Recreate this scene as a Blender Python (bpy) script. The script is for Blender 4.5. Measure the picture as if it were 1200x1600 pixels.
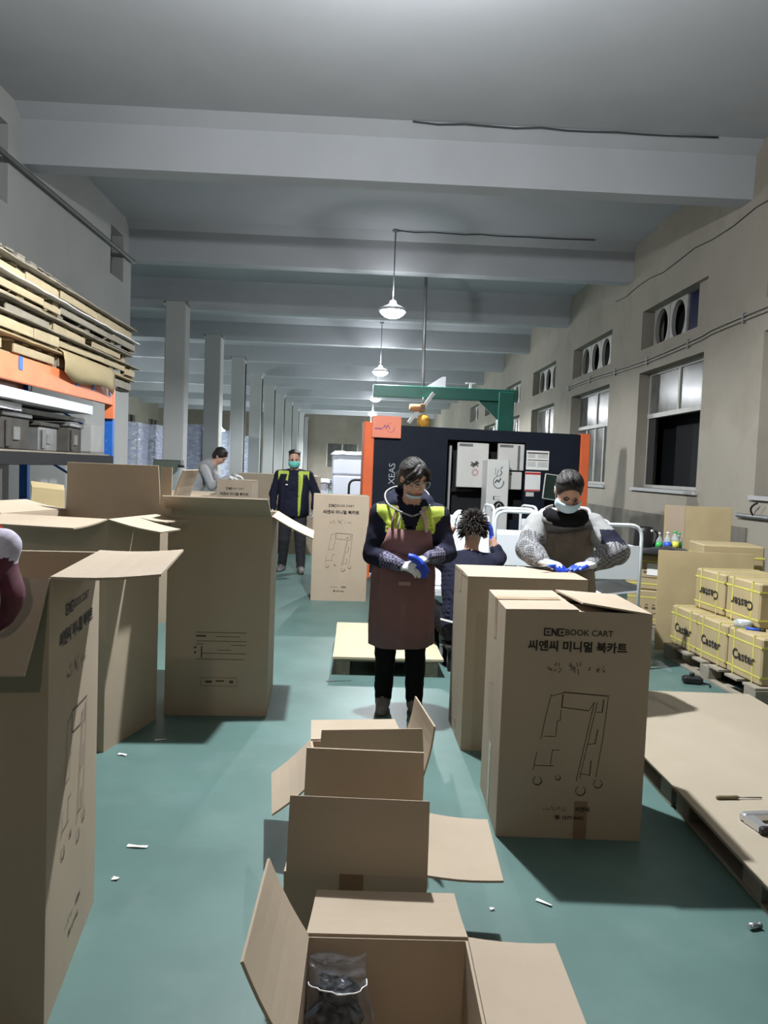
import bpy, math, random
import numpy as np
from mathutils import Vector, Matrix, noise
random.seed(7)
PI = math.pi
for o in list(bpy.data.objects):
    bpy.data.objects.remove(o, do_unlink=True)
SC = bpy.context.scene
COL = SC.collection

# ------------------------------------------------------------------ camera
cam_data = bpy.data.cameras.new('camera')
cam_data.sensor_fit = 'AUTO'
cam_data.sensor_width = 36.0
cam_data.lens = 27.0
cam_data.clip_start = 0.05
cam_data.clip_end = 200
cam = bpy.data.objects.new('camera', cam_data)
COL.objects.link(cam)
YAW, PITCH, ROLL = -0.0299, 0.0559, 0.0381
_f = Vector((-math.sin(YAW) * math.cos(PITCH), math.cos(YAW) * math.cos(PITCH), -math.sin(PITCH)))
_r = Vector((math.cos(YAW), math.sin(YAW), 0))
_u = _r.cross(_f)
_rc = _r * math.cos(ROLL) + _u * math.sin(ROLL)
_uc = -_r * math.sin(ROLL) + _u * math.cos(ROLL)
_m = Matrix((_rc, _uc, -_f)).transposed().to_4x4()
_m.translation = Vector((0, 0, 1.5))
cam.matrix_world = _m
SC.camera = cam

# ------------------------------------------------------------------ world, exposure
W = bpy.data.worlds.new('night')
SC.world = W
W.use_nodes = True
W.node_tree.nodes['Background'].inputs[0].default_value = (0.012, 0.015, 0.024, 1)
W.node_tree.nodes['Background'].inputs[1].default_value = 1.0
SC.view_settings.view_transform = 'Standard'
SC.view_settings.look = 'None'
SC.view_settings.gamma = 1
SC.view_settings.use_curve_mapping = False
SC.view_settings.exposure = 0.52
LAMP_W = 330.0          # watts of one pendant lamp
LAMP_COL = (0.93, 0.97, 1.0)

# ------------------------------------------------------------------ materials
MATS = {}
def mat(name, col, rough=0.6, metal=0.0, var=0.10, vscale=5.0, bump=0.0, bscale=60.0, spec=0.4,
        emit=None, estr=0.0, alpha=1.0, stretch=None, trans=0.0, sheen=0.0, stain=None, stain_scale=1.0, stain_amt=0.5):
    if name in MATS:
        return MATS[name]
    m = bpy.data.materials.new(name)
    m.use_nodes = True
    nt = m.node_tree
    b = nt.nodes['Principled BSDF']
    N = nt.nodes.new
    L = nt.links.new
    tc = N('ShaderNodeTexCoord')
    mp = N('ShaderNodeMapping')
    L(tc.outputs['Object'], mp.inputs['Vector'])
    if stretch:
        mp.inputs['Scale'].default_value = stretch
    no = N('ShaderNodeTexNoise')
    no.inputs['Scale'].default_value = vscale
    no.inputs['Detail'].default_value = 6
    L(mp.outputs[0], no.inputs['Vector'])
    mx = N('ShaderNodeMix')
    mx.data_type = 'RGBA'
    mx.inputs[6].default_value = tuple(max(0, c * (1 - var)) for c in col) + (1,)
    mx.inputs[7].default_value = tuple(min(1, c * (1 + var)) for c in col) + (1,)
    cr = N('ShaderNodeMapRange')
    cr.inputs[1].default_value = 0.3
    cr.inputs[2].default_value = 0.7
    L(no.outputs[0], cr.inputs[0])
    L(cr.outputs[0], mx.inputs[0])
    out = mx.outputs[2]
    if stain:
        n2 = N('ShaderNodeTexNoise')
        n2.inputs['Scale'].default_value = stain_scale
        n2.inputs['Detail'].default_value = 9
        n2.inputs['Roughness'].default_value = 0.65
        L(tc.outputs['Object'], n2.inputs['Vector'])
        r2 = N('ShaderNodeMapRange')
        r2.inputs[1].default_value = 0.5
        r2.inputs[2].default_value = 0.78
        r2.inputs[4].default_value = stain_amt
        L(n2.outputs[0], r2.inputs[0])
        m2 = N('ShaderNodeMix')
        m2.data_type = 'RGBA'
        m2.inputs[7].default_value = tuple(stain) + (1,)
        L(out, m2.inputs[6])
        L(r2.outputs[0], m2.inputs[0])
        out = m2.outputs[2]
    L(out, b.inputs['Base Color'])
    b.inputs['Roughness'].default_value = rough
    b.inputs['Metallic'].default_value = metal
    b.inputs['Specular IOR Level'].default_value = spec
    b.inputs['Alpha'].default_value = alpha
    b.inputs['Transmission Weight'].default_value = trans
    b.inputs['Sheen Weight'].default_value = sheen
    if emit:
        b.inputs['Emission Color'].default_value = tuple(emit) + (1,)
        b.inputs['Emission Strength'].default_value = estr
    if bump:
        nb = N('ShaderNodeTexNoise')
        nb.inputs['Scale'].default_value = bscale
        nb.inputs['Detail'].default_value = 4
        L(mp.outputs[0], nb.inputs['Vector'])
        bp = N('ShaderNodeBump')
        bp.inputs['Strength'].default_value = bump
        bp.inputs['Distance'].default_value = 0.01
        L(nb.outputs[0], bp.inputs['Height'])
        L(bp.outputs[0], b.inputs['Normal'])
    MATS[name] = m
    return m

def mat_check(name, c1, c2, scale, rough=0.9):
    if name in MATS:
        return MATS[name]
    m = mat(name, c1, rough, var=0.05)
    nt = m.node_tree
    b = nt.nodes['Principled BSDF']
    ck = nt.nodes.new('ShaderNodeTexChecker')
    ck.inputs['Scale'].default_value = scale
    ck.inputs['Color1'].default_value = tuple(c1) + (1,)
    ck.inputs['Color2'].default_value = tuple(c2) + (1,)
    tc = nt.nodes.new('ShaderNodeTexCoord')
    nt.links.new(tc.outputs['Object'], ck.inputs['Vector'])
    nt.links.new(ck.outputs[0], b.inputs['Base Color'])
    return m

def mat_film(name, tint=(0.9, 0.93, 1.0), opacity=0.35, rough=0.12, bscale=7, bstr=0.35):
    """clear plastic film: mostly see-through, with glossy creases"""
    if name in MATS:
        return MATS[name]
    m = bpy.data.materials.new(name)
    m.use_nodes = True
    nt = m.node_tree
    nt.nodes.clear()
    N, L = nt.nodes.new, nt.links.new
    out = N('ShaderNodeOutputMaterial')
    tr = N('ShaderNodeBsdfTransparent')
    tr.inputs[0].default_value = tint + (1,)
    gl = N('ShaderNodeBsdfPrincipled')
    gl.inputs['Base Color'].default_value = (0.75, 0.78, 0.84, 1)
    gl.inputs['Roughness'].default_value = rough
    gl.inputs['Specular IOR Level'].default_value = 0.9
    tc = N('ShaderNodeTexCoord')
    mp = N('ShaderNodeMapping')
    mp.inputs['Scale'].default_value = (1, 1, 2.2)
    no = N('ShaderNodeTexNoise')
    no.inputs['Scale'].default_value = bscale
    no.inputs['Detail'].default_value = 5
    bp = N('ShaderNodeBump')
    bp.inputs['Strength'].default_value = bstr
    bp.inputs['Distance'].default_value = 0.05
    L(tc.outputs['Object'], mp.inputs[0])
    L(mp.outputs[0], no.inputs['Vector'])
    L(no.outputs[0], bp.inputs['Height'])
    L(bp.outputs[0], gl.inputs['Normal'])
    fr = N('ShaderNodeMapRange')
    fr.inputs[1].default_value = 0.35
    fr.inputs[2].default_value = 0.75
    fr.inputs[3].default_value = opacity * 0.5
    fr.inputs[4].default_value = min(1, opacity * 1.6)
    L(no.outputs[0], fr.inputs[0])
    mx = N('ShaderNodeMixShader')
    L(fr.outputs[0], mx.inputs[0])
    L(tr.outputs[0], mx.inputs[1])
    L(gl.outputs[0], mx.inputs[2])
    L(mx.outputs[0], out.inputs[0])
    MATS[name] = m
    return m

KRAFT = mat('kraft_cardboard', (0.38, 0.305, 0.225), 0.8, var=0.06, vscale=3, bump=0.06, bscale=35, stretch=(1, 1, 0.2), stain=(0.32, 0.23, 0.145), stain_scale=2.2, stain_amt=0.35)
KRAFT_EDGE = mat('cardboard_edge', (0.56, 0.45, 0.31), 0.9, var=0.2, vscale=60)
KRAFT_Y = mat('yellowed_cardboard', (0.38, 0.30, 0.165), 0.8, var=0.08, vscale=4, stain=(0.29, 0.22, 0.11), stain_scale=3, stain_amt=0.4)
INK = mat('printed_ink', (0.025, 0.02, 0.016), 0.8, var=0.2)
INK_THIN = mat('faint_ink', (0.085, 0.06, 0.042), 0.8, var=0.3, vscale=30)
TAPE = mat('clear_brown_tape', (0.42, 0.31, 0.20), 0.25, var=0.05, spec=0.6)
STRAP = mat('yellow_strap', (0.62, 0.58, 0.12), 0.45, var=0.1)
WOOD = mat('pale_pallet_wood', (0.40, 0.325, 0.20), 0.8, var=0.22, vscale=6, bump=0.2, bscale=30, stretch=(1, 0.25, 1), stain=(0.20, 0.15, 0.09), stain_scale=3, stain_amt=0.55)
WOOD_GREY = mat('weathered_pallet_wood', (0.26, 0.23, 0.18), 0.85, var=0.25, vscale=6, bump=0.2, bscale=30, stretch=(1, 0.25, 1), stain=(0.08, 0.07, 0.06), stain_scale=3, stain_amt=0.6)
PLY = mat('plywood', (0.50, 0.43, 0.29), 0.7, var=0.1, vscale=4, stretch=(1, 0.2, 1))
FLOORM = mat('green_floor_paint', (0.088, 0.155, 0.142), 0.42, var=0.16, vscale=1.6, bump=0.03, bscale=25, stain=(0.185, 0.25, 0.238), stain_scale=2.6, stain_amt=0.32, spec=0.35)
PLASTER = mat('white_plaster', (0.40, 0.40, 0.39), 0.9, var=0.05, vscale=1.2, bump=0.08, bscale=18, stain=(0.31, 0.305, 0.29), stain_scale=0.7, stain_amt=0.5)
PLASTER_C = mat('cream_plaster', (0.31, 0.280, 0.232), 0.9, var=0.05, vscale=1.0, bump=0.08, bscale=18, stain=(0.21, 0.175, 0.125), stain_scale=1.1, stain_amt=0.55)
CEIL = mat('ceiling_paint', (0.42, 0.43, 0.455), 0.92, var=0.05, vscale=0.8, bump=0.05, bscale=12, stain=(0.35, 0.355, 0.37), stain_scale=0.5, stain_amt=0.5)
DADO = mat('grimy_lower_wall', (0.16, 0.145, 0.12), 0.9, var=0.3, vscale=3)
FRAME = mat('aluminium_window_frame', (0.40, 0.39, 0.36), 0.5, metal=0.3, var=0.1)
GLASS = mat('dark_window_glass', (0.015, 0.017, 0.018), 0.08, var=0.1, spec=0.6)
GLASS_F = mat('dusty_window_glass', (0.10, 0.10, 0.09), 0.20, var=0.3, vscale=3, spec=0.12)
NIGHT = mat('night_outside', (0.004, 0.005, 0.007), 0.9)
BLUE_ST = mat('blue_rack_steel', (0.02, 0.13, 0.50), 0.45, var=0.1)
ORANGE_ST = mat('orange_rack_steel', (0.80, 0.22, 0.09), 0.5, var=0.1)
ORANGE = mat('orange_machine_paint', (0.72, 0.14, 0.045), 0.45, var=0.06)
NAVY_ST = mat('dark_machine_panel', (0.008, 0.011, 0.020), 0.6, var=0.15, spec=0.2)
BLACK = mat('black_plastic', (0.012, 0.012, 0.013), 0.45, var=0.2)
BLACK_M = mat('matt_black', (0.010, 0.010, 0.011), 0.85, var=0.2)
GREEN_ST = mat('green_crane_paint', (0.012, 0.12, 0.085), 0.35, var=0.1)
WHITE_ST = mat('white_powder_coat', (0.60, 0.63, 0.66), 0.45, var=0.02)
WHITE = mat('white_paper', (0.78, 0.78, 0.76), 0.7, var=0.03)
PANEL_GR = mat('pale_grey_panel', (0.58, 0.565, 0.54), 0.5, var=0.04)
FOAM = mat('white_foam_sheet', (0.66, 0.68, 0.76), 0.7, var=0.03)
GREY_ST = mat('grey_metal', (0.22, 0.22, 0.22), 0.45, metal=0.6, var=0.15)
SILVER = mat('silver_metal', (0.62, 0.63, 0.66), 0.3, metal=0.8, var=0.05)
LOAD = mat('stacked_grey_panels', (0.34, 0.35, 0.42), 0.5, var=0.15, vscale=3)
LOAD_D = mat('dark_wrapped_panels', (0.05, 0.05, 0.08), 0.4, var=0.2)
FILM = mat_film('stretch_film')
BAGFILM = mat_film('clear_bag', tint=(0.97, 0.98, 1.0), opacity=0.05, rough=0.07, bscale=26, bstr=1.0)
LAMPGLOW = mat('lamp_bulb_glow', (1, 1, 1), 0.5, emit=(0.95, 0.98, 1.0), estr=18.0)
TUBEGLOW = mat('tube_light_glow', (1, 1, 1), 0.5, emit=(1.0, 0.97, 0.90), estr=5.0)
SHADE = mat('white_enamel_shade', (0.75, 0.76, 0.78), 0.35, var=0.02)
RED = mat('red_print', (0.55, 0.03, 0.03), 0.5)
GREENP = mat('green_plastic', (0.05, 0.42, 0.10), 0.4)
YELLOWP = mat('yellow_plastic', (0.75, 0.72, 0.10), 0.4)
BLUEP = mat('blue_plastic', (0.03, 0.10, 0.62), 0.35)
CLEARP = mat('clear_plastic', (0.55, 0.60, 0.60), 0.1, alpha=0.55, spec=0.7)

# ------------------------------------------------------------------ object helpers
def tag(o, label=None, cat=None, group=None, kind=None):
    if label: o['label'] = label
    if cat: o['category'] = cat
    if group: o['group'] = group
    if kind: o['kind'] = kind
    return o

def empty(name, loc=(0, 0, 0), rz=0.0, label=None, cat=None, group=None, kind=None):
    o = bpy.data.objects.new(name, None)
    o.empty_display_size = 0.1
    COL.objects.link(o)
    o.location = loc
    o.rotation_euler = (0, 0, rz)
    return tag(o, label, cat, group, kind)

def link(name, me, parent=None, loc=(0, 0, 0), rot=(0, 0, 0), scale=None):
    o = bpy.data.objects.new(name, me)
    COL.objects.link(o)
    if parent is not None:
        o.parent = parent
    o.location = loc
    o.rotation_euler = rot
    if scale:
        o.scale = scale
    return o

class MB:
    """collects boxes, tubes, lathes and sheets into one mesh"""
    def __init__(s):
        s.v, s.f, s.m, s.sm = [], [], [], []
    def add(s, vs, fs, mi=0, smooth=False):
        k = len(s.v)
        s.v.extend(tuple(p) for p in vs)
        for f in fs:
            s.f.append(tuple(i + k for i in f))
            s.m.append(mi)
            s.sm.append(smooth)
        return s
    def hexa(s, p, mi=0):
        """8 corners: bottom ring 0-3 counter-clockwise seen from above, top ring 4-7"""
        return s.add(p, [(3, 2, 1, 0), (4, 5, 6, 7), (0, 1, 5, 4), (1, 2, 6, 5), (2, 3, 7, 6), (3, 0, 4, 7)], mi)
    def box(s, a, b, mi=0):
        (x0, y0, z0), (x1, y1, z1) = a, b
        x0, x1 = min(x0, x1), max(x0, x1); y0, y1 = min(y0, y1), max(y0, y1); z0, z1 = min(z0, z1), max(z0, z1)
        return s.hexa([(x0, y0, z0), (x1, y0, z0), (x1, y1, z0), (x0, y1, z0), (x0, y0, z1), (x1, y0, z1), (x1, y1, z1), (x0, y1, z1)], mi)
    def cbox(s, a, b, c, mi=0):
        """box with chamfered edges c"""
        (x0, y0, z0), (x1, y1, z1) = a, b
        lv = [(z0, c), (z0 + c, 0), (z1 - c, 0), (z1, c)]
        vs, fs = [], []
        for z, i in lv:
            e = i + c
            q = [(x0 + e, y0 + i), (x1 - e, y0 + i), (x1 - i, y0 + e), (x1 - i, y1 - e), (x1 - e, y1 - i), (x0 + e, y1 - i), (x0 + i, y1 - e), (x0 + i, y0 + e)]
            vs += [(x, y, z) for x, y in q]
        for k in range(3):
            for j in range(8):
                fs.append((k * 8 + j, k * 8 + (j + 1) % 8, k * 8 + 8 + (j + 1) % 8, k * 8 + 8 + j))
        fs.append(tuple(reversed(range(8))))
        fs.append(tuple(range(24, 32)))
        return s.add(vs, fs, mi)
    def tube(s, pts, r, seg=8, mi=0, closed=False, smooth=True):
        pts = [Vector(p) for p in pts]
        n = len(pts)
        rs = r if isinstance(r, (list, tuple)) else [r] * n
        vs, fs = [], []
        prev = None
        for i, p in enumerate(pts):
            if closed:
                d = (pts[(i + 1) % n] - pts[i - 1]).normalized()
            else:
                d = (pts[min(i + 1, n - 1)] - pts[max(i - 1, 0)]).normalized()
            if prev is None:
                ref = Vector((0, 0, 1)) if abs(d.z) < 0.9 else Vector((1, 0, 0))
                a = d.cross(ref).normalized()
            else:
                a = (prev - d * prev.dot(d))
                a = a.normalized() if a.length > 1e-6 else d.orthogonal().normalized()
            prev = a
            b = d.cross(a)
            for k in range(seg):
                t = 2 * PI * k / seg
                vs.append(p + (a * math.cos(t) + b * math.sin(t)) * rs[i])
        m = n if closed else n - 1
        for i in range(m):
            j = (i + 1) % n
            for k in range(seg):
                fs.append((i * seg + k, i * seg + (k + 1) % seg, j * seg + (k + 1) % seg, j * seg + k))
        s.add(vs, fs, mi, smooth)
        if not closed:
            k = len(s.v) - len(vs)
            s.f.append(tuple(k + i for i in reversed(range(seg)))); s.m.append(mi); s.sm.append(False)
            s.f.append(tuple(k + (n - 1) * seg + i for i in range(seg))); s.m.append(mi); s.sm.append(False)
        return s
    def lathe(s, prof, seg=20, mi=0, c=(0, 0, 0), axis='z', smooth=True):
        """prof: (radius, height) from bottom to top, closed at both ends when radius 0"""
        vs, fs = [], []
        n = len(prof)
        for r, h in prof:
            for k in range(seg):
                t = 2 * PI * k / seg
                x, y, z = r * math.cos(t), r * math.sin(t), h
                if axis == 'x': x, y, z = h, x, y
                elif axis == 'y': x, y, z = y, h, x
                vs.append((x + c[0], y + c[1], z + c[2]))
        for i in range(n - 1):
            for k in range(seg):
                fs.append((i * seg + k, i * seg + (k + 1) % seg, (i + 1) * seg + (k + 1) % seg, (i + 1) * seg + k))
        fs.append(tuple(reversed(range(seg))))
        fs.append(tuple((n - 1) * seg + k for k in range(seg)))
        return s.add(vs, fs, mi, smooth)
    def sheet(s, rows, th, mi=0, smooth=True):
        """grid of points (rows of equal length) given thickness th along its normals"""
        nr, nc = len(rows), len(rows[0])
        P = [[Vector(p) for p in r] for r in rows]
        vs = []
        for sgn in (0.5, -0.5):
            for i in range(nr):
                for j in range(nc):
                    du = P[i][min(j + 1, nc - 1)] - P[i][max(j - 1, 0)]
                    dv = P[min(i + 1, nr - 1)][j] - P[max(i - 1, 0)][j]
                    n = du.cross(dv)
                    n = n.normalized() if n.length > 1e-9 else Vector((0, 0, 1))
                    vs.append(P[i][j] + n * th * sgn)
        fs = []
        o2 = nr * nc
        for i in range(nr - 1):
            for j in range(nc - 1):
                a = i * nc + j
                fs.append((a, a + 1, a + nc + 1, a + nc))
                fs.append((o2 + a, o2 + a + nc, o2 + a + nc + 1, o2 + a + 1))
        for j in range(nc - 1):
            a, b = j, (nr - 1) * nc + j
            fs.append((a, o2 + a, o2 + a + 1, a + 1))
            fs.append((b, b + 1, o2 + b + 1, o2 + b))
        for i in range(nr - 1):
            a, b = i * nc, i * nc + nc - 1
            fs.append((a, a + nc, o2 + a + nc, o2 + a))
            fs.append((b, o2 + b, o2 + b + nc, b + nc))
        return s.add(vs, fs, mi, smooth)
    def mesh(s, name, mats):
        me = bpy.data.meshes.new(name)
        me.from_pydata(s.v, [], s.f)
        for m in (mats if isinstance(mats, (list, tuple)) else [mats]):
            me.materials.append(m)
        me.polygons.foreach_set('material_index', s.m)
        me.polygons.foreach_set('use_smooth', s.sm)
        me.update()
        return me
    def build(s, name, mats, parent=None, loc=(0, 0, 0), rot=(0, 0, 0)):
        return link(name, s.mesh(name, mats), parent, loc, rot)

def bez(p0, p1, p2, n=6):
    p0, p1, p2 = Vector(p0), Vector(p1), Vector(p2)
    return [p0 * (1 - t) ** 2 + p1 * 2 * t * (1 - t) + p2 * t * t for t in [i / n for i in range(n + 1)]]

_CACHE = {}
def text_mesh(key, body, size, material, offset=0.0, align='CENTER', spacing=1.0):
    if key in _CACHE:
        return _CACHE[key]
    cu = bpy.data.curves.new('lettering', 'FONT')
    cu.body = body
    cu.size = size
    cu.align_x = align
    cu.align_y = 'CENTER'
    cu.offset = offset
    cu.space_character = spacing
    cu.resolution_u = 3
    cu.fill_mode = 'FRONT'
    ob = bpy.data.objects.new('lettering', cu)
    COL.objects.link(ob)
    dg = bpy.context.evaluated_depsgraph_get()
    dg.update()
    me = bpy.data.meshes.new_from_object(ob.evaluated_get(dg))
    me.materials.clear()
    me.materials.append(material)
    bpy.data.objects.remove(ob, do_unlink=True)
    _CACHE[key] = me
    return me

def strokes_mesh(key, segs, w, material):
    """2-D line drawing in the xz plane facing -y"""
    if key in _CACHE:
        return _CACHE[key]
    mb = MB()
    for s in segs:
        ww = s[4] if len(s) > 4 else w
        a, b = Vector((s[0], s[1])), Vector((s[2], s[3]))
        d = (b - a)
        if d.length < 1e-6: continue
        d.normalize()
        n = Vector((-d.y, d.x)) * ww * 0.5
        a, b = a - d * ww * 0.3, b + d * ww * 0.3
        q = [a - n, b - n, b + n, a + n]
        mb.add([(p.x, 0, p.y) for p in q], [(0, 1, 2, 3)])
    me = mb.mesh('drawing', material)
    _CACHE[key] = me
    return me

def wall_mesh(name, holes, u0, u1, v0, v1, th, to3d, mats):
    """one connected wall slab with rectangular openings; to3d(u, v, depth)"""
    us = sorted({u0, u1, *[h[0] for h in holes], *[h[1] for h in holes]})
    vs = sorted({v0, v1, *[h[2] for h in holes], *[h[3] for h in holes]})
    def solid(i, j):
        if i < 0 or j < 0 or i >= len(us) - 1 or j >= len(vs) - 1: return False
        cu, cv = (us[i] + us[i + 1]) / 2, (vs[j] + vs[j + 1]) / 2
        return not any(h[0] < cu < h[1] and h[2] < cv < h[3] for h in holes)
    V, idx, F = [], {}, []
    def vid(i, j, d):
        if (i, j, d) not in idx:
            idx[(i, j, d)] = len(V)
            V.append(to3d(us[i], vs[j], th if d else 0))
        return idx[(i, j, d)]
    for i in range(len(us) - 1):
        for j in range(len(vs) - 1):
            if not solid(i, j): continue
            a, b, c, d = (i, j), (i + 1, j), (i + 1, j + 1), (i, j + 1)
            F.append([vid(*a, 0), vid(*b, 0), vid(*c, 0), vid(*d, 0)])
            F.append([vid(*a, 1), vid(*d, 1), vid(*c, 1), vid(*b, 1)])
            for (p, q, ni, nj) in ((a, b, i, j - 1), (b, c, i + 1, j), (c, d, i, j + 1), (d, a, i - 1, j)):
                if not solid(ni, nj):
                    F.append([vid(*p, 0), vid(*p, 1), vid(*q, 1), vid(*q, 0)])
    me = bpy.data.meshes.new(name)
    me.from_pydata(V, [], F)
    import bmesh
    bm = bmesh.new(); bm.from_mesh(me)
    bmesh.ops.recalc_face_normals(bm, faces=bm.faces)
    bm.to_mesh(me); bm.free()
    me.materials.append(mats)
    return me

# ================================================================== STRUCTURE
XR, XL, XLL = 4.45, -4.0, -13.0
Y0, Y1 = -14.0, 53.0
ZC, ZB = 5.42, 4.81
BEAMS = [1.2 + 4 * k for k in range(13)] + [-2.8, -6.8, -10.8]

def struct(o, label=None):
    o['kind'] = 'structure'
    if label: o['label'] = label
    return o

mb = MB().box((XLL - 0.3, Y0 - 0.3, -0.2), (XR + 0.6, Y1 + 0.3, 0))
struct(mb.build('floor', FLOORM), 'green painted concrete factory floor with scuffs')
mb = MB().box((XLL - 0.3, Y0 - 0.3, ZC), (XR + 0.6, Y1 + 0.3, ZC + 0.2))
ceiling = struct(mb.build('ceiling', CEIL), 'pale painted concrete ceiling slab with deep beams')
# one precast beam: a rectangular web with sloped haunches towards the slab
bmb = MB()
prof = [(-0.14, ZB), (0.14, ZB), (0.16, ZC - 0.12), (0.34, ZC), (-0.34, ZC), (-0.16, ZC - 0.12)]
vs = [(XLL, y, z) for y, z in prof] + [(XR, y, z) for y, z in prof]
fs = [tuple(reversed(range(6))), tuple(range(6, 12))] + [(i, (i + 1) % 6, 6 + (i + 1) % 6, 6 + i) for i in range(6)]
bmb.add(vs, fs)
beam_me = bmb.mesh('ceiling_beam', CEIL)
for y in BEAMS:
    link('ceiling_beam', beam_me, ceiling, (0, y, 0))
# thin wiring clipped along the slab in front of two beams
wire = mat('dark_wiring', (0.05, 0.05, 0.055), 0.7)
for y, xs in ((8.85, (0.42, 3.9)), (12.82, (0.45, 3.7))):
    pts = [(xs[0] + (xs[1] - xs[0]) * t / 12, y + 0.02 * math.sin(t * 2.1), ZC - 0.014 - 0.012 * abs(math.sin(t * 1.3))) for t in range(13)]
    o = MB().tube(pts, 0.010, 5).build('ceiling_wire', wire, ceiling)

# right wall with two rows of windows
WIN_LOW = [(6.15, 8.6), (10.13, 12.5), (14.02, 16.58), (18.1, 20.5), (22.1, 24.5), (26.1, 28.5), (30.1, 32.5)]
holes = [(a, b, 1.36, 3.21) for a, b in WIN_LOW] + [(a, b, 3.58, 4.2) for a, b in WIN_LOW]
me = wall_mesh('wall_right', holes, Y0 - 0.3, Y1 + 0.3, 0, ZC, 0.36, lambda u, v, d: (XR + d, u, v), PLASTER_C)
wall_r = struct(link('wall_right', me), 'cream plaster wall with two rows of windows')
mb = MB().box((XR - 0.02, 8.7, 0.0), (XR + 0.0, 20, 0.98))
struct(mb.build('trim_1', DADO), 'grimy dark lower strip of the window wall')
mb = MB().box((XR + 0.5, Y0, 0), (XR + 0.55, Y1, ZC))
struct(mb.build('wall_outside', NIGHT), 'black night outside the windows')

wn = 0
for k, (a, b) in enumerate(WIN_LOW):
    wn += 1
    w = empty('window_%d' % wn, (XR + 0.20, (a + b) / 2, 1.36), 0, kind='structure')
    w['label'] = 'tall steel window of the cream wall, %s counted from the camera' % ('first', 'second', 'third', 'fourth', 'fifth', 'sixth', 'seventh')[k]
    hw, H, zm = (b - a) / 2, 1.85, 1.15
    m = MB()
    t = 0.05
    m.box((-t / 2, -hw, 0), (t / 2, -hw + t, H)).box((-t / 2, hw - t, 0), (t / 2, hw, H)).box((-t / 2, -hw + t, 0), (t / 2, hw - t, t)).box((-t / 2, -hw + t, H - t), (t / 2, hw - t, H))
    m.box((-0.05, -hw + t, zm - 0.035), (0.05, hw - t, zm + 0.035))
    m.box((-t / 2, -0.03, zm + 0.035), (t / 2, 0.03, H - t))
    m.build('window_frame', FRAME, w)
    for s in (-1, 1):
        ya, yb = sorted((s * 0.03, s * (hw - t)))
        MB().box((-0.005, ya, zm + 0.035), (0.005, yb, H - t)).build('pane', GLASS_F, w)
    nl = 2 if k != 1 else 1
    if k == 1:   # lower sash slid open: only the far half is glazed
        MB().box((-0.02, hw - t - 0.30, t), (0.0, hw - t, zm - 0.035)).build('pane', GLASS, w)
    else:
        for s in (-1, 1):
            ya, yb = sorted((s * 0.02, s * (hw - t)))
            MB().box((-0.005, ya, t), (0.005, yb, zm - 0.035)).build('pane', GLASS_F, w)
        MB().box((-0.02, -0.025, t), (0.02, 0.025, zm - 0.035)).build('sash_stile', FRAME, w)
        if k in (2, 3):
            for j in range(5):
                yy = -hw + 0.15 + j * (2 * hw - 0.3) / 4
                MB().box((-0.03, yy, t), (-0.012, yy + 0.05, zm - 0.05)).build('bar', FRAME, w)
    MB().box((-0.24, -hw - 0.06, -0.05), (-0.0, hw + 0.06, 0.0)).build('window_sill', PLASTER, w)
# small upper openings with round-holed vent panels
def ring_panel(cy, n_holes, parent, y0, y1, H):
    """panel of width y1-y0 with one big round hole"""
    m = MB()
    R, seg = min((y1 - y0), H) * 0.43, 32
    cyc, cz = (y0 + y1) / 2, H / 2
    vs, fs = [], []
    for x in (-0.03, 0.03):
        for k in range(seg):
            t = 2 * PI * k / seg + PI / 4
            c, s = math.cos(t), math.sin(t)
            vs.append((x, cyc + R * c * 0.92, cz + R * s * 1.08))
            q = max(abs(c), abs(s))
            vs.append((x, cyc + (y1 - y0) / 2 * c / q, cz + H / 2 * s / q))
    n = seg * 2
    for k in range(seg):
        j = (k + 1) % seg
        fs.append((2 * k, 2 * k + 1, 2 * j + 1, 2 * j))
        fs.append((n + 2 * k, n + 2 * j, n + 2 * j + 1, n + 2 * k + 1))
        fs.append((2 * k, 2 * j, n + 2 * j, n + 2 * k))
        fs.append((2 * k + 1, n + 2 * k + 1, n + 2 * j + 1, 2 * j + 1))
    m.add(vs, fs)
    return m.build('vent_panel', FRAME, parent)
for k, (a, b) in enumerate(WIN_LOW):
    wn += 1
    w = empty('window_%d' % wn, (XR + 0.19, (a + b) / 2, 3.58), 0, kind='structure')
    w['label'] = 'small high opening with round-holed vent panels, %s counted from the camera' % ('first', 'second', 'third', 'fourth', 'fifth', 'sixth', 'seventh')[k]
    hw, H = (b - a) / 2, 0.62
    wd = 2 * hw
    if k == 1:
        ring_panel(0, 1, w, hw - 0.72, hw - 0.1, H); ring_panel(0, 1, w, hw - 1.36, hw - 0.74, H)
        MB().box((-0.02, -hw + 0.02, 0), (0.02, -hw + 0.42, H)).build('fixed_panel', PLASTER_C, w, (-0.10, 0, 0))
        MB().box((0.0, -hw + 0.42, 0), (0.01, hw - 1.36, H)).build('pane', mat('night_blue_glass', (0.01, 0.012, 0.05), 0.2), w)
    else:
        for j in range(3):
            y1 = hw - 0.08 - j * 0.66
            ring_panel(0, 1, w, y1 - 0.64, y1, H)
        MB().box((0.0, -hw + 0.02, 0), (0.01, hw - 2.1, H)).build('pane', GLASS, w)
    MB().box((-0.03, -hw, -0.0), (0.03, hw, 0.03)).build('window_frame', FRAME, w)
ww = [(XR - 0.008, 8.4 + 0.55 * t, 4.66 + 0.03 * math.sin(t * 1.9)) for t in range(11)]
MB().tube(ww, 0.007, 5).build('wall_wire', wire, wall_r)
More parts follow.
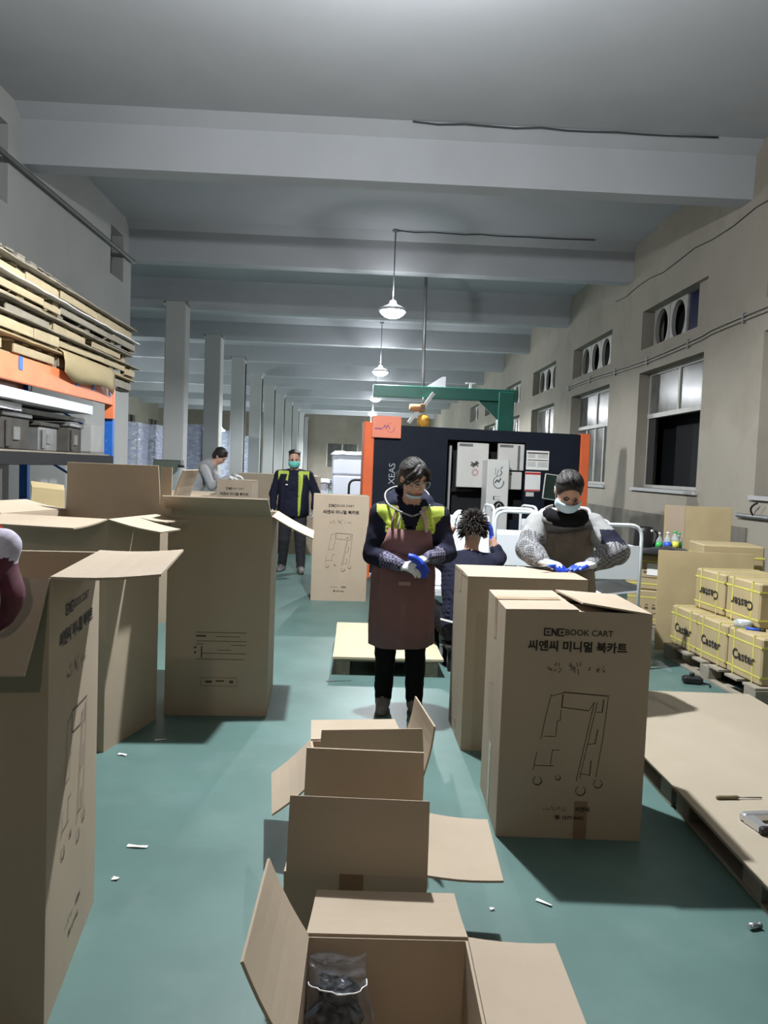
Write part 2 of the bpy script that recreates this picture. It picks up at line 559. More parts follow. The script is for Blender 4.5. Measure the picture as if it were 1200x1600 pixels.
# paired cable run and clips below the upper windows
pts = []
for t in range(60):
    y = 4.0 + t * 0.22
    pts.append((XR - 0.018, y, 3.44 + 0.03 * math.sin(y * 0.9) - (0.02 if y > 10 else 0) + max(0, 8.6 - y) * 0.025))
c = empty('wall_cable', (XR, 9, 3.4), 0, 'paired grey cable run clipped along the cream window wall', 'cable')
for dz in (0, -0.05):
    o = MB().tube([(p[0] - XR, p[1] - 9, p[2] - 3.4 + dz) for p in pts], 0.014, 6).build('cable_line', mat('grey_cable', (0.30, 0.28, 0.24), 0.6), c)
for t in range(2, 60, 7):
    p = pts[t]
    MB().box((p[0] - XR - 0.02, p[1] - 9 - 0.015, p[2] - 3.4 - 0.09), (p[0] - XR + 0.018, p[1] - 9 + 0.015, p[2] - 3.4 + 0.03)).build('cable_clip', GREY_ST, c)

# left wall (ends at a corner, hall opens beyond it)
LHOLES = [(12.15, 12.78, 4.36, 5.1), (7.3, 8.72, 4.24, 5.1)]
me = wall_mesh('wall_left', LHOLES, Y0 - 0.3, 13.2, 0, ZC, 0.34, lambda u, v, d: (XL - d, u, v), PLASTER)
struct(link('wall_left', me), 'pale plaster wall behind the pallet rack')
for a, b, z0, z1 in LHOLES:
    wn += 1
    w = empty('window_%d' % wn, (XL - 0.2, (a + b) / 2, z0), 0, kind='structure')
    w['label'] = 'small dark window high in the pale wall, %s' % ('by its far corner' if a > 12 else 'at the picture edge')
    hw, H = (b - a) / 2, z1 - z0
    MB().box((-0.01, -hw, 0), (0.01, hw, H)).build('pane', GLASS_F, w)
    MB().box((-0.03, -0.03, 0), (0.03, 0.03, H)).box((-0.03, -hw, H * 0.5 - 0.02), (0.03, hw, H * 0.5 + 0.02)).build('window_frame', GREY_ST, w)
pp = MB()
pp.tube([(XL + 0.05, -2, 4.71), (XL + 0.05, 8.5, 4.71), (XL + 0.05, 13.2, 4.79)], 0.032, 8)
o = pp.build('wall_pipe', mat('dark_pipe', (0.09, 0.09, 0.09), 0.6))
tag(o, 'dark pipe running along the top of the pale wall', 'pipe')

# columns in a row and end wall
for k in range(10):
    y = 17.0 + 4 * k
    m = MB().cbox((-0.21, -0.21, 0), (0.21, 0.21, ZB), 0.02)
    m2 = MB().box((-0.25, -0.2, ZB - 0.07), (0.25, 0.2, ZB + 0.0))
    o = m.build('column', PLASTER, None, (XL + 0.02, y - 0.6, 0))
    struct(o, 'white square column, %s of the row counted from the pale wall' % ('first', 'second', 'third', 'fourth', 'fifth', 'sixth', 'seventh', 'eighth', 'ninth', 'tenth')[k])
    m2.build('column_cap', GREY_ST if k < 3 else CEIL, o)
    if k > 1:
        MB().tube([(0.23, -0.1, 0.2), (0.23, -0.1, ZB - 0.2)], 0.022, 6).build('conduit', mat('dark_pipe', (0.09, 0.09, 0.09)), o)
EH = [(-2.5, -0.6, 0.3, 3.0), (-0.4, 1.4, 2.0, 3.0)]
me = wall_mesh('wall_back', [(-2.55, -0.35, 1.5, 3.1)], XLL - 0.3, XR + 0.3, 0, ZC, 0.3, lambda u, v, d: (u, Y1 + d, v), PLASTER_C)
struct(link('wall_back', me), 'cream end wall far down the hall')
wn += 1
w = empty('window_%d' % wn, (-1.45, Y1 + 0.15, 1.5), 0, kind='structure')
w['label'] = 'dark window in the far end wall'
MB().box((-1.1, -0.01, 0), (1.1, 0.01, 1.6)).build('pane', GLASS_F, w)
MB().box((-1.1, -0.04, 0), (-1.0, 0.04, 1.6)).box((1.0, -0.04, 0), (1.1, 0.04, 1.6)).box((-0.05, -0.04, 0), (0.05, 0.04, 1.6)).build('window_frame', FRAME, w)
# far left hall wall with windows
holes = [(a, a + 2.2, 3.0, 4.0) for a in (22, 27, 32, 37, 42, 47)]
me = wall_mesh('wall_far_left', holes, Y0 - 0.3, Y1 + 0.3, 0, ZC, 0.3, lambda u, v, d: (XLL - d, u, v), PLASTER_C)
struct(link('wall_far_left', me), 'cream wall of the neighbouring hall')
for hi, (a, b, z0, z1) in enumerate(holes):
    wn += 1
    w = empty('window_%d' % wn, (XLL - 0.15, (a + b) / 2, z0), 0, kind='structure')
    w['label'] = 'dark high window of the neighbouring hall, %s counted from the camera' % ('first', 'second', 'third', 'fourth', 'fifth', 'sixth')[hi]
    MB().box((-0.01, -1.1, 0), (0.01, 1.1, 1)).build('pane', GLASS, w)
    MB().box((-0.04, -0.4, 0), (0.04, -0.34, 1)).box((-0.04, 0.34, 0), (0.04, 0.4, 1)).box((-0.04, -1.1, 0.0), (0.04, 1.1, 0.05)).build('window_frame', FRAME, w)
mb = MB().box((XLL - 0.3, Y0 - 0.3, 0), (XR + 0.3, Y0, ZC))
struct(mb.build('wall_front', PLASTER), 'pale wall behind the photographer')

# ------------------------------------------------------------------ pendant lamps
def pendant(x, y, z, watts, label, ceil=ZC, col=LAMP_COL, glow=0.14, up=0.045):
    L = empty('pendant_lamp', (x, y, z), 0, label, 'lamp', 'pendant lamps hanging in a row')
    MB().tube([(0, 0, 0.16), (0, 0, ceil - z - 0.02)], 0.011, 6).build('rod', GREY_ST, L)
    MB().lathe([(0.05, ceil - z - 0.03), (0.05, ceil - z)], 12).build('ceiling_rose', GREY_ST, L)
    # shallow dish shade, open below
    pr = [(0.245, 0.005), (0.23, 0.03), (0.15, 0.075), (0.07, 0.11), (0.045, 0.17), (0.0, 0.175), (0.0, 0.165), (0.04, 0.16), (0.062, 0.104), (0.14, 0.066), (0.222, 0.022), (0.238, 0.0)]
    MB().lathe(pr, 28).build('lamp_shade', SHADE, L)
    pr = [(0.0, -0.115), (0.08, -0.108), (0.14, -0.085), (0.185, -0.05), (0.215, -0.01), (0.19, 0.012), (0.12, 0.05), (0.04, 0.09)]
    MB().lathe(pr, 20).build('bulb', LAMPGLOW, L)
    # light thrown down by the reflector, the opal bulb's weaker glow, and an added fill above the shade brightening the ceiling
    for kind, e, dz in (('SPOT', watts, -0.22), ('POINT', watts * glow, -0.22), ('POINT', watts * up, 0.24)):
        ld = bpy.data.lights.new('lamp_light', kind)
        if kind == 'SPOT':
            ld.spot_size = math.radians(170)
            ld.spot_blend = 0.3
        ld.energy = e
        ld.color = col
        ld.shadow_soft_size = 0.06
        lo = bpy.data.objects.new('lamp_light', ld)
        COL.objects.link(lo)
        lo.parent = L
        lo.location = (0, 0, dz)
    return L
pendant(0.10, 4.85, 4.62, LAMP_W * 2.45, 'pendant lamp just above the open cartons, nearest of the row', glow=0.36, up=0.01)
pendant(0.40, 12.82, 4.10, LAMP_W * 1.0, 'bright pendant lamp, largest one seen hanging from a rod')
pendant(0.38, 20.82, 4.10, LAMP_W * 2.4, 'second bright pendant lamp, just above the green crane beam')
pendant(0.38, 28.82, 4.10, LAMP_W * 2.4, 'third pendant lamp, small and just below the crane beam end')
pendant(0.38, 36.82, 4.10, LAMP_W * 2.4, 'fourth pendant lamp, beside the orange sign on the machine')
pendant(0.38, 45.5, 4.10, LAMP_W * 6, 'fifth pendant lamp, furthest down the hall')
pendant(0.30, -4.2, 4.40, LAMP_W * 0.28, 'pendant lamp behind the photographer', glow=0.02, up=0.002, col=(1.0, 0.80, 0.62))
pendant(-8.2, 10.8, 4.3, LAMP_W * 0.9, 'pendant lamp of the side hall hidden by the pale wall')
pendant(-8.2, 24.8, 3.6, LAMP_W * 2.6, 'side hall pendant lamp beside the second white column')
pendant(-8.2, 33.0, 3.6, LAMP_W * 2.6, 'side hall pendant lamp beside the third white column')
pendant(-7.9, 43.0, 3.3, LAMP_W * 2.6, 'side hall pendant lamp seen between the far columns')

# ================================================================== CARTONS
SIDES = {  # hinge start, hinge end (unit corners), inward
    'front': ((-1, -1), (1, -1), (0, 1)), 'back': ((1, 1), (-1, 1), (0, -1)),
    'right': ((1, -1), (1, 1), (-1, 0)), 'left': ((-1, 1), (-1, -1), (1, 0))}
TH = 0.007
def flap(parent, side, w, d, h, ln, ang, inset=0.012, name='flap', twist=0.0, t0=0.0, t1=1.0, z_off=0.0):
    a, b, n = SIDES[side]
    A = Vector((a[0] * w / 2, a[1] * d / 2, h + z_off)); B = Vector((b[0] * w / 2, b[1] * d / 2, h + z_off))
    A, B = A.lerp(B, t0), A.lerp(B, t1)
    inw = Vector((n[0], n[1], 0)); up = Vector((0, 0, 1))
    ca, sa = math.cos(math.radians(ang)), math.sin(math.radians(ang))
    D = inw * ca + up * sa
    Nn = up * ca - inw * sa          # flap's outer face normal
    e = (B - A).normalized()
    A2 = A + D * ln + e * inset + Nn * twist
    B2 = B + D * ln - e * inset - Nn * twist
    k = 5
    rows = []
    for i in range(k + 1):
        t = i / k
        P, Q = A.lerp(A2, t), B.lerp(B2, t)
        bow = Nn * (0.006 * math.sin(t * PI)) * (1 if ang > 20 else 0)
        rows.append([P + bow, P.lerp(Q, 0.5) + bow * 1.3, Q + bow])
    m = MB().sheet([[p - Nn * TH * 0.5 for p in r] for r in rows], TH, smooth=False)
    return m.build(name, KRAFT, parent)

def carton_body(w, d, h, open_top=True, key=None):
    k = ('carton', w, d, h, open_top)
    if k in _CACHE: return _CACHE[k]
    m = MB()
    if not open_top:
        m.cbox((-w / 2, -d / 2, 0), (w / 2, d / 2, h), 0.005)
    else:
        t = TH
        o = [(-w / 2, -d / 2), (w / 2, -d / 2), (w / 2, d / 2), (-w / 2, d / 2)]
        i = [(-w / 2 + t, -d / 2 + t), (w / 2 - t, -d / 2 + t), (w / 2 - t, d / 2 - t), (-w / 2 + t, d / 2 - t)]
        vs = [(x, y, 0) for x, y in o] + [(x, y, h) for x, y in o] + [(x, y, h) for x, y in i] + [(x, y, t) for x, y in i]
        fs = [(3, 2, 1, 0)]
        for k2 in range(4):
            j = (k2 + 1) % 4
            fs += [(k2, j, 4 + j, 4 + k2), (4 + k2, 4 + j, 8 + j, 8 + k2), (8 + k2, 8 + j, 12 + j, 12 + k2)]
        fs.append((12, 13, 14, 15))
        m.add(vs, fs)
    me = m.mesh('carton_body', KRAFT)
    _CACHE[k] = me
    return me

def face_frame(side, w, d):
    if side == 'front': return (0, -d / 2 - 0.0018, 0), 0.0
    if side == 'right': return (w / 2 + 0.0018, 0, 0), PI / 2
    if side == 'left': return (-w / 2 - 0.0018, 0, 0), -PI / 2
    return (0, d / 2 + 0.0018, 0), PI

CART_DRAW = [(425,105,890,130,5),(420,130,412,258,5),(412,262,690,288,4),(730,285,722,320),(405,290,405,400),(405,400,375,405),(375,405,365,560),(365,570,240,570),(300,130,260,330),(260,330,215,600),(340,710,325,880),(415,710,340,715),(180,740,150,930),(160,880,360,880),(745,200,600,1030),(775,200,635,1000),(840,170,830,300,5),(830,300,775,300),(885,150,850,600),(850,600,800,980),(795,480,775,630,4),(775,630,700,640),(745,810,735,970,4),(640,950,735,960),(425,110,300,150),(690,290,745,200)]
def cart_segments():
    segs = [((a - 544) * 0.0004, -(b - 105) * 0.0004, (c - 544) * 0.0004, -(d - 105) * 0.0004, (r[0] if r else 2.8) * 0.0010) for a, b, c, d, *r in CART_DRAW]
    for cx, cy, R in ((200, 1040, 45), (410, 1000, 25), (650, 1130, 50), (825, 1050, 45)):
        for i in range(12):
            if i in (8, 9): continue
            t0, t1 = 2 * PI * i / 12, 2 * PI * (i + 1) / 12
            segs.append(((cx - 544 + R * math.cos(t0)) * 0.0004, -(cy - 105 + R * math.sin(t0)) * 0.0004, (cx - 544 + R * math.cos(t1)) * 0.0004, -(cy - 105 + R * math.sin(t1)) * 0.0004, 0.0055 if 0 <= i < 4 else 0.003))
    return segs
LOGO = []   # the boxed three-letter mark
for (x0, z0, x1, z1, ww) in [(0, 0, 0, .075, 6), (0, .075, .065, .075, 6), (0, 0, .065, 0, 6), (.030, .037, .046, .037, 8),
                         (.085, 0, .085, .06, 6), (.085, .072, .135, .004, 9), (.135, .075, .135, .02, 6), (.155, 0, .155, .075, 6), (.155, .075, .22, .075, 6), (.155, 0, .22, 0, 6), (.188, .037, .204, .037, 8)]:
    LOGO.append((x0 * 0.36, z0 * 0.36 - 0.0135, x1 * 0.36, z1 * 0.36 - 0.0135, ww * 0.00095))
SQ1 = []   # faint handwritten-looking line under the title
random.seed(3)
for g in range(12):
    if g in (3, 7, 9): continue
    x = -0.11 + g * 0.02
    for _ in range(4):
        xa, za = x + random.uniform(-.007, .007), random.uniform(-.012, .012)
        SQ1.append((xa, za, xa + random.uniform(-.010, .010), za + random.uniform(-.016, .016), 0.0030))
SQ2 = []
for g in range(9):
    x = -0.085 + g * 0.011
    for _ in range(3):
        xa, za = x + random.uniform(-.003, .003), random.uniform(-.006, .006)
        SQ2.append((xa, za, xa + random.uniform(-.006, .006), za + random.uniform(-.006, .006), 0.0022))
def print_cart(root, side, w, d, h):
    (fx, fy, _), rz = face_frame(side, w, d)
    s = h / 0.95
    sw = min(1.0, (w if side in ('front', 'back') else d) / 0.6)
    def put(name, me, dx, dz, text=False):
        off = Matrix.Rotation(rz, 3, 'Z') @ Vector((dx * sw, 0, 0))
        o = link(name, me, root, (fx + off.x, fy + off.y, h - dz * s), (PI / 2 if text else 0, 0, rz))
        return o
    put('printed_emblem', strokes_mesh('emblem', LOGO, 0.005, INK), -0.138, 0.088)
    put('printed_lettering', text_mesh('bookcart', 'BOOK CART', 0.0345, INK, 0.0004), 0.044, 0.088, True)
    put('printed_title', text_mesh('title', '씨엔씨 미니멀 북카트', 0.046, INK, 0.0016), 0, 0.148, True)
    put('printed_note', strokes_mesh('note', SQ1, 0.0016, INK_THIN), 0.0, 0.235)
    put('printed_cart_drawing', strokes_mesh('cartdraw', cart_segments(), 0.002, INK_THIN), 0.0, 0.335)
    put('printed_small_line', strokes_mesh('smallline', SQ2, 0.0014, INK_THIN), -0.02, 0.825)
    put('printed_maker', text_mesh('maker', '씨엔씨', 0.022, INK, 0.0007), 0.055, 0.825, True)
    put('printed_phone', text_mesh('phone', '☎ 1577-9442', 0.021, INK, 0.0005), 0.0, 0.862, True)

def open_carton(name, loc, rz, size, flaps, label, group=None, printed=None, cat='box'):
    w, d, h = size
    root = empty(name, loc, rz, label, cat, group)
    link('carton_body', carton_body(w, d, h), root)
    for f in flaps:
        flap(root, f[0], w, d, h, f[1], f[2], **(f[3] if len(f) > 3 else {}))
    if printed: print_cart(root, printed, w, d, h)
    return root

R = math.radians
def rz_of(ax, ay, bx, by):
    return math.atan2(by - ay, bx - ax)

# --- tall cartons at the left
# A: printed face to the right, nearest
GA = 'tall cart cartons standing open'
boxA = open_carton('open_carton', (-1.075, 2.215, 0), R(7.5), (0.52, 0.61, 1.19),
    [('front', 0.26, 232), ('right', 0.27, 178), ('left', 0.26, 266), ('back', 0.26, 262)],
    'tall open carton nearest the camera with its printed side in half shadow', GA, 'right')
boxB = open_carton('open_carton', (-1.50, 4.22, 0), R(-13), (0.60, 0.55, 1.19),
    [('front', 0.27, 186), ('right', 0.28, 191, dict(t1=0.5, inset=0.03)), ('right', 0.17, 188, dict(t0=0.5, inset=0.01)), ('back', 0.28, 88), ('left', 0.26, 170)],
    'tall open carton with its wide back flap standing straight up', GA)
MB().box((0.302, 0.262, 1.12), (0.372, 0.269, 1.463)).build('flap', KRAFT, boxB)
boxC = open_carton('open_carton', (-0.835, 4.80, 0), R(3.0), (0.60, 0.58, 1.19),
    [('front', 0.27, 155), ('right', 0.27, 207), ('left', 0.27, 74), ('back', 0.26, 200)],
    'tall open carton with dark shipping marks, right of the wide upright flap', GA)
seg = []
for zz, xa, xb in ((0.0, -.14, .15), (-.022, -.14, -.09), (-.024, -.03, .11), (-.052, -.14, .15), (-.07, -.14, -.10), (-.075, .06, .15), (-.105, -.02, .06), (-.125, -.11, .15), (-.16, -.14, .14)):
    seg.append((xa, zz, xb, zz, 0.010 if zz == -.022 else 0.0028))
seg += [(-.11, -.085, -.11, -.15, .008), (-.15, -.09, -.145, -.09, .012), (-.15, -.12, -.145, -.12, .012), (-.11, -.27, .1, -.27, .002), (-.11, -.32, .1, -.32, .002), (-.11, -.27, -.11, -.32, .002), (.1, -.27, .1, -.32, .002), (-.08, -.295, -.05, -.295, .014), (-.02, -.29, .02, -.29, .010), (.06, -.295, .075, -.295, .016)]
link('printed_shipping_marks', strokes_mesh('shipmarks', seg, 0.003, INK_THIN), boxC, (0.02, -0.292, 0.50))

def closed_carton(name, loc, rz, size, label, group=None, printed=None, gap=0.0, tape=True, lift=0.0, cat='box'):
    w, d, h = size
    root = empty(name, loc, rz, label, cat, group)
    link('carton_body', carton_body(w, d, h), root)
    # minor flaps folded under, major flaps on top
    for s, ln in (('left', min(d / 2, w * 0.42)), ('right', min(d / 2, w * 0.42))):
        flap(root, s, w, d, h - TH, ln, 0, 0.004)
    flap(root, 'front', w, d, h + TH, d / 2 - gap, lift, 0.002)
    flap(root, 'back', w, d, h + TH, d / 2 - gap, lift * 0.7, 0.002)
    if tape:
        m = MB().box((-w / 2 + 0.001, -0.03, h + TH + 0.0008), (w / 2 - 0.001, 0.03, h + TH + 0.0022))
        m.build('tape', TAPE, root)
        for s in (-1, 1):
            MB().box((s * (w / 2 + 0.0004), -0.03, h - 0.11), (s * (w / 2 + 0.0014), 0.03, h + TH)).build('tape', TAPE, root)
        for s in (-1, 1):
            MB().box((s * (w / 2 + 0.0004), -0.03, 0), (s * (w / 2 + 0.0014), 0.03, 0.10)).build('tape', TAPE, root)
    if printed: print_cart(root, printed, w, d, h)
    return root

# --- right: near printed carton, its top flaps parted across the middle, and the one being packed behind it
def parted_carton(loc, rz, size, label, group):
    """major flaps hinged left and right, meeting with a gap along y"""
    w, d, h = size
    root = empty('book_cart_carton', loc, rz, label, 'box', group)
    link('carton_body', carton_body(w, d, h), root)
    flap(root, 'front', w, d, h - TH, 0.2, 1, 0.01)
    flap(root, 'back', w, d, h - TH, 0.2, 1, 0.01)
    flap(root, 'left', w, d, h, w / 2 - 0.002, 1.5, 0.002)
    flap(root, 'right', w, d, h, w / 2 - 0.012, 5.0, 0.006, twist=0.012)
    MB().box((-w / 2 + 0.02, -0.03, h + 0.009), (-0.005, 0.03, h + 0.0105)).build('tape', TAPE, root, (0, 0, 0), (0, R(-1.3), 0))
    for z0, z1 in ((h - 0.17, h - 0.001), (0, 0.3)):
        MB().box((-w / 2 - 0.0014, -0.03, z0), (-w / 2 - 0.0004, 0.03, z1)).build('tape', TAPE, root)
    MB().box((0.02, -d / 2 - 0.0014, 0), (0.075, -d / 2 - 0.0004, 0.16)).build('tape', mat('dark_brown_tape', (0.22, 0.14, 0.085), 0.3), root)
    print_cart(root, 'front', w, d, h)
    side = [(-.1 + i * .03, .06 + .01 * i, -.06 + i * .03, -.12, .002) for i in range(5)] + [(-.1, .07, .06, .1, .002), (-.12, .0, -.08, -.05, .002)]
    (fx, fy, _), r2 = face_frame('left', w, d)
    link('printed_side_marks', strokes_mesh('sidemarks', side, 0.002, INK_THIN), root, (fx, fy, 0.48), (0, 0, r2))
    return root
boxR1 = parted_carton((0.911, 3.330, 0), R(-1.5), (0.60, 0.50, 0.95), 'printed carton in front with a small cart drawing facing the camera', 'shorter cart cartons at the packing spot')
boxR2 = closed_carton('book_cart_carton', (0.903, 4.31, 0), R(1.0), (0.65, 0.50, 0.94), 'closed carton under the packing woman\'s gloved hands', 'shorter cart cartons at the packing spot', lift=1.0, gap=0.002)
boxM = closed_carton('book_cart_carton', (-0.235, 8.83, 0), R(3.0), (0.62, 0.50, 1.18), 'tall closed printed carton standing alone beside the masked man', None, 'front', tape=False)

# --- three low open cartons down the middle
GS = 'low open parts cartons in the aisle'
SZ = (0.415, 0.42, 0.31)
boxN = open_carton('parts_carton', (0.105, 1.70, 0), R(-0.5), (0.415, 0.41, 0.30),
    [('back', 0.21, 181), ('right', 0.225, 182, dict(inset=0.004)), ('left', 0.225, 118, dict(inset=0.0)), ('front', 0.21, 205)],
    'low open carton nearest the camera holding a clear bag', GS)
boxMd = open_carton('parts_carton', (0.035, 2.40, 0), R(-2.5), SZ,
    [('front', 0.215, 80, dict(inset=0.0)), ('back', 0.215, 92, dict(inset=0.004)), ('right', 0.225, 183), ('left', 0.215, 266)],
    'middle low open carton with two tall flaps up and side flaps spread', GS)
MB().box((-0.05, -0.2122, 0.0), (0.02, -0.2112, 0.31)).build('tape', mat('dark_brown_tape', (0.22, 0.14, 0.085), 0.3), boxMd)
boxT = open_carton('parts_carton', (0.05, 3.10, 0), R(7), SZ,
    [('front', 0.19, 88), ('back', 0.21, 176), ('right', 0.20, 102), ('left', 0.215, 221)],
    'low open carton furthest back, just before the woman in the mauve apron', GS)

# clear zip bag with black castors in the nearest low carton
bag = empty('plastic_bag', (-0.01, 1.775, 0.012), R(6), 'clear zip bag full of black castors lying in the nearest low carton', 'bag')
random.seed(11)
rows = []
nseg = 30
for i in range(13):
    t = i / 12
    z = 0.30 * t
    rx = 0.078 + 0.010 * math.sin(t * 5)
    ry = 0.078 * max(0.0, 1 - t ** 3) ** 0.6 + 0.003
    row = []
    for k in range(nseg + 1):
        a = 2 * PI * k / nseg
        wob = 1 + 0.16 * noise.noise(Vector((math.cos(a) * 2.4, math.sin(a) * 2.4, t * 5)))
        row.append((rx * math.cos(a) * wob, ry * math.sin(a) * wob + 0.035 * t * t + 0.014 * math.sin(7 * t), z + 0.02 * noise.noise(Vector((math.cos(a), t * 6, 1)))))
    rows.append(row)
MB().sheet(rows, 0.0012).build('bag_film', BAGFILM, bag)
zl = [(rows[10][k][0], rows[10][k][1] - 0.002, rows[10][k][2]) for k in range(15, 31)]
MB().tube(zl, 0.0018, 5).build('zip_seal', mat('milky_plastic', (0.8, 0.8, 0.82), 0.3), bag)
wm = MB().lathe([(0.0, -0.012), (0.018, -0.012), (0.026, -0.008), (0.026, 0.008), (0.018, 0.012), (0.0, 0.012)], 16, axis='x')
wm.box((-0.018, -0.01, 0.012), (0.018, 0.01, 0.034))
wm.box((-0.019, -0.009, -0.004), (-0.015, 0.009, 0.03)).box((0.015, -0.009, -0.004), (0.019, 0.009, 0.03))
wme = wm.mesh('castor', mat('black_castor_rubber', (0.015, 0.018, 0.02), 0.3))
for layer in range(5):
    n_ = (6, 6, 5, 5, 3)[layer]
    for q in range(n_):
        a = 2 * PI * q / n_ + layer * 0.7
        rr_ = 0.042 if layer < 4 else 0.025
        link('castor', wme, bag, (rr_ * math.cos(a), rr_ * 0.8 * math.sin(a) + 0.008 * layer, 0.032 + 0.046 * layer), (random.uniform(0, 3), random.uniform(0, 3), random.uniform(0, 3)))

# ================================================================== PALLETS
def pallet(loc, rz, L, Wd, H, label, group=None, m=None, nboards=6, mode='block', bottom=True):
    """L along y, Wd along x; deck boards run along x over three long skids"""
    m = m or WOOD
    key = ('pal', L, Wd, H, m.name, nboards)
    root = empty('wooden_pallet', loc, rz, label, 'pallet', group)
    bt = 0.018
    bw = L / nboards * 0.72
    if key not in _CACHE:
        _CACHE[key] = (MB().cbox((-Wd / 2, -bw / 2, 0), (Wd / 2, bw / 2, bt), 0.002).mesh('deck_board', m),
                       MB().cbox((-0.05, -0.07, 0), (0.05, 0.07, H - 2 * bt), 0.003).mesh('block', m),
                       MB().cbox((-0.05, -L / 2, 0), (0.05, L / 2, bt), 0.002).mesh('bottom_board', m))
    db, bl, bb = _CACHE[key]
    for i in range(nboards):
        y = -L / 2 + bw / 2 + i * (L - bw) / (nboards - 1)
        link('deck_board', db, root, (0, y, H - bt), (0, 0, random.uniform(-.006, .006)))
    for x in (-Wd / 2 + 0.05, 0, Wd / 2 - 0.05):
        for y in (-L / 2 + 0.07, 0, L / 2 - 0.07):
            link('block', bl, root, (x, y, bt), (0, 0, random.uniform(-.03, .03)))
        link('bottom_board', bb, root, (x, 0, 0))
    return root

def board(name, loc, rz, size, label, cat, material, group=None, rough_edge=0.0, sag=0.0, n=14, parent=None):
    """flat sheet, x by y by thickness, with slightly ragged long edge"""
    sx, sy, th = size
    rows = []
    for i in range(n + 1):
        y = -sy / 2 + sy * i / n
        e0 = rough_edge * noise.noise(Vector((y * 3.1, loc[2] * 9, loc[0])))
        e1 = rough_edge * noise.noise(Vector((y * 3.7, loc[2] * 7, loc[1])))
        dz = sag * noise.noise(Vector((y * 1.7, loc[2] * 5, 2.0)))
        rows.append([(-sx / 2 + e0, y, dz - abs(e0) * 0.3), (-sx / 4, y, dz * 0.6), (sx / 4, y, dz * 0.3), (sx / 2 + e1, y, dz * 1.2)])
    o = MB().sheet(rows, th, smooth=False).build(name, material, parent, loc, (0, 0, rz))
    if label: tag(o, label, cat, group)
    return o

# flat pallet with sheets at the right edge
pallet((1.99, 2.66, 0), R(-1), 1.40, 1.05, 0.115, 'nearer of two pallets under the flat cardboard sheets', 'pallets under the cardboard sheets', WOOD_GREY)
pallet((2.01, 4.10, 0), R(-1), 1.40, 1.05, 0.115, 'further of two pallets under the flat cardboard sheets', 'pallets under the cardboard sheets', WOOD_GREY)
GSH = 'flat cardboard sheets lying on pallets'
board('cardboard_sheet', (1.985, 3.39, 0.1195), R(-1), (1.08, 2.90, 0.006), 'lowest cardboard sheet on the pallets by the printed carton', 'cardboard', KRAFT, GSH, 0.012)
board('cardboard_sheet', (1.995, 3.37, 0.1275), R(-0.5), (1.10, 2.88, 0.006), 'middle cardboard sheet on the pallets by the printed carton', 'cardboard', KRAFT, GSH, 0.015)
SHEET_TOP = mat('pale_cardboard', (0.34, 0.29, 0.218), 0.75, var=0.05, vscale=2, stain=(0.29, 0.24, 0.17), stain_scale=1.5, stain_amt=0.4)
board('cardboard_sheet', (1.98, 3.38, 0.1355), R(-0.8), (1.09, 2.90, 0.006), 'top pale cardboard sheet carrying the screwdriver', 'cardboard', SHEET_TOP, GSH, 0.008)
# screwdriver
sd = empty('screwdriver', (1.67, 3.19, 0.147), R(4), 'slim screwdriver lying on the top cardboard sheet', 'screwdriver')
MB().lathe([(0.0, -0.10), (0.007, -0.10), (0.0085, -0.09), (0.0075, -0.05), (0.009, -0.01), (0.005, 0.0)], 10, axis='x').build('handle', mat('olive_handle', (0.16, 0.13, 0.07), 0.5), sd)
MB().tube([(0, 0, 0), (0.105, 0, -0.002)], 0.003, 6).build('shaft', GREY_ST, sd)
# tape gun / air tool
tg = empty('air_tool', (1.62, 2.98, 0.14), R(8), 'silver pistol-shaped air tool lying on the cardboard sheet', 'tool')
MB().cbox((-0.045, -0.014, 0.0), (0.10, 0.022, 0.034), 0.006).build('barrel', SILVER, tg)
MB().hexa([(-0.045, -0.012, 0.002), (0.0, -0.012, 0.002), (-0.005, -0.10, 0.002), (-0.04, -0.105, 0.002), (-0.045, -0.012, 0.03), (0.0, -0.012, 0.03), (-0.005, -0.10, 0.028), (-0.04, -0.105, 0.028)][::1]).build('grip', SILVER, tg)
MB().cbox((-0.045, -0.125, 0.0), (0.005, -0.10, 0.03), 0.005).build('end_cap', BLACK, tg)
MB().tube([(0.10, 0.004, 0.016), (0.15, 0.004, 0.014), (0.24, -0.02, 0.008)], 0.008, 6).build('nozzle', mat('brass_hose', (0.55, 0.5, 0.3), 0.4, metal=0.5), tg)

# plywood pallet behind the woman
pallet((0.225, 6.10, 0), R(0.5), 1.20, 0.74, 0.12, 'pallet under the plywood board behind the woman in the apron', None, WOOD_GREY)
board('plywood_board', (0.23, 6.10, 0.129), R(0.5), (0.80, 1.24, 0.016), 'pale plywood board lying behind the woman in the apron', 'board', PLY, None, 0.004)

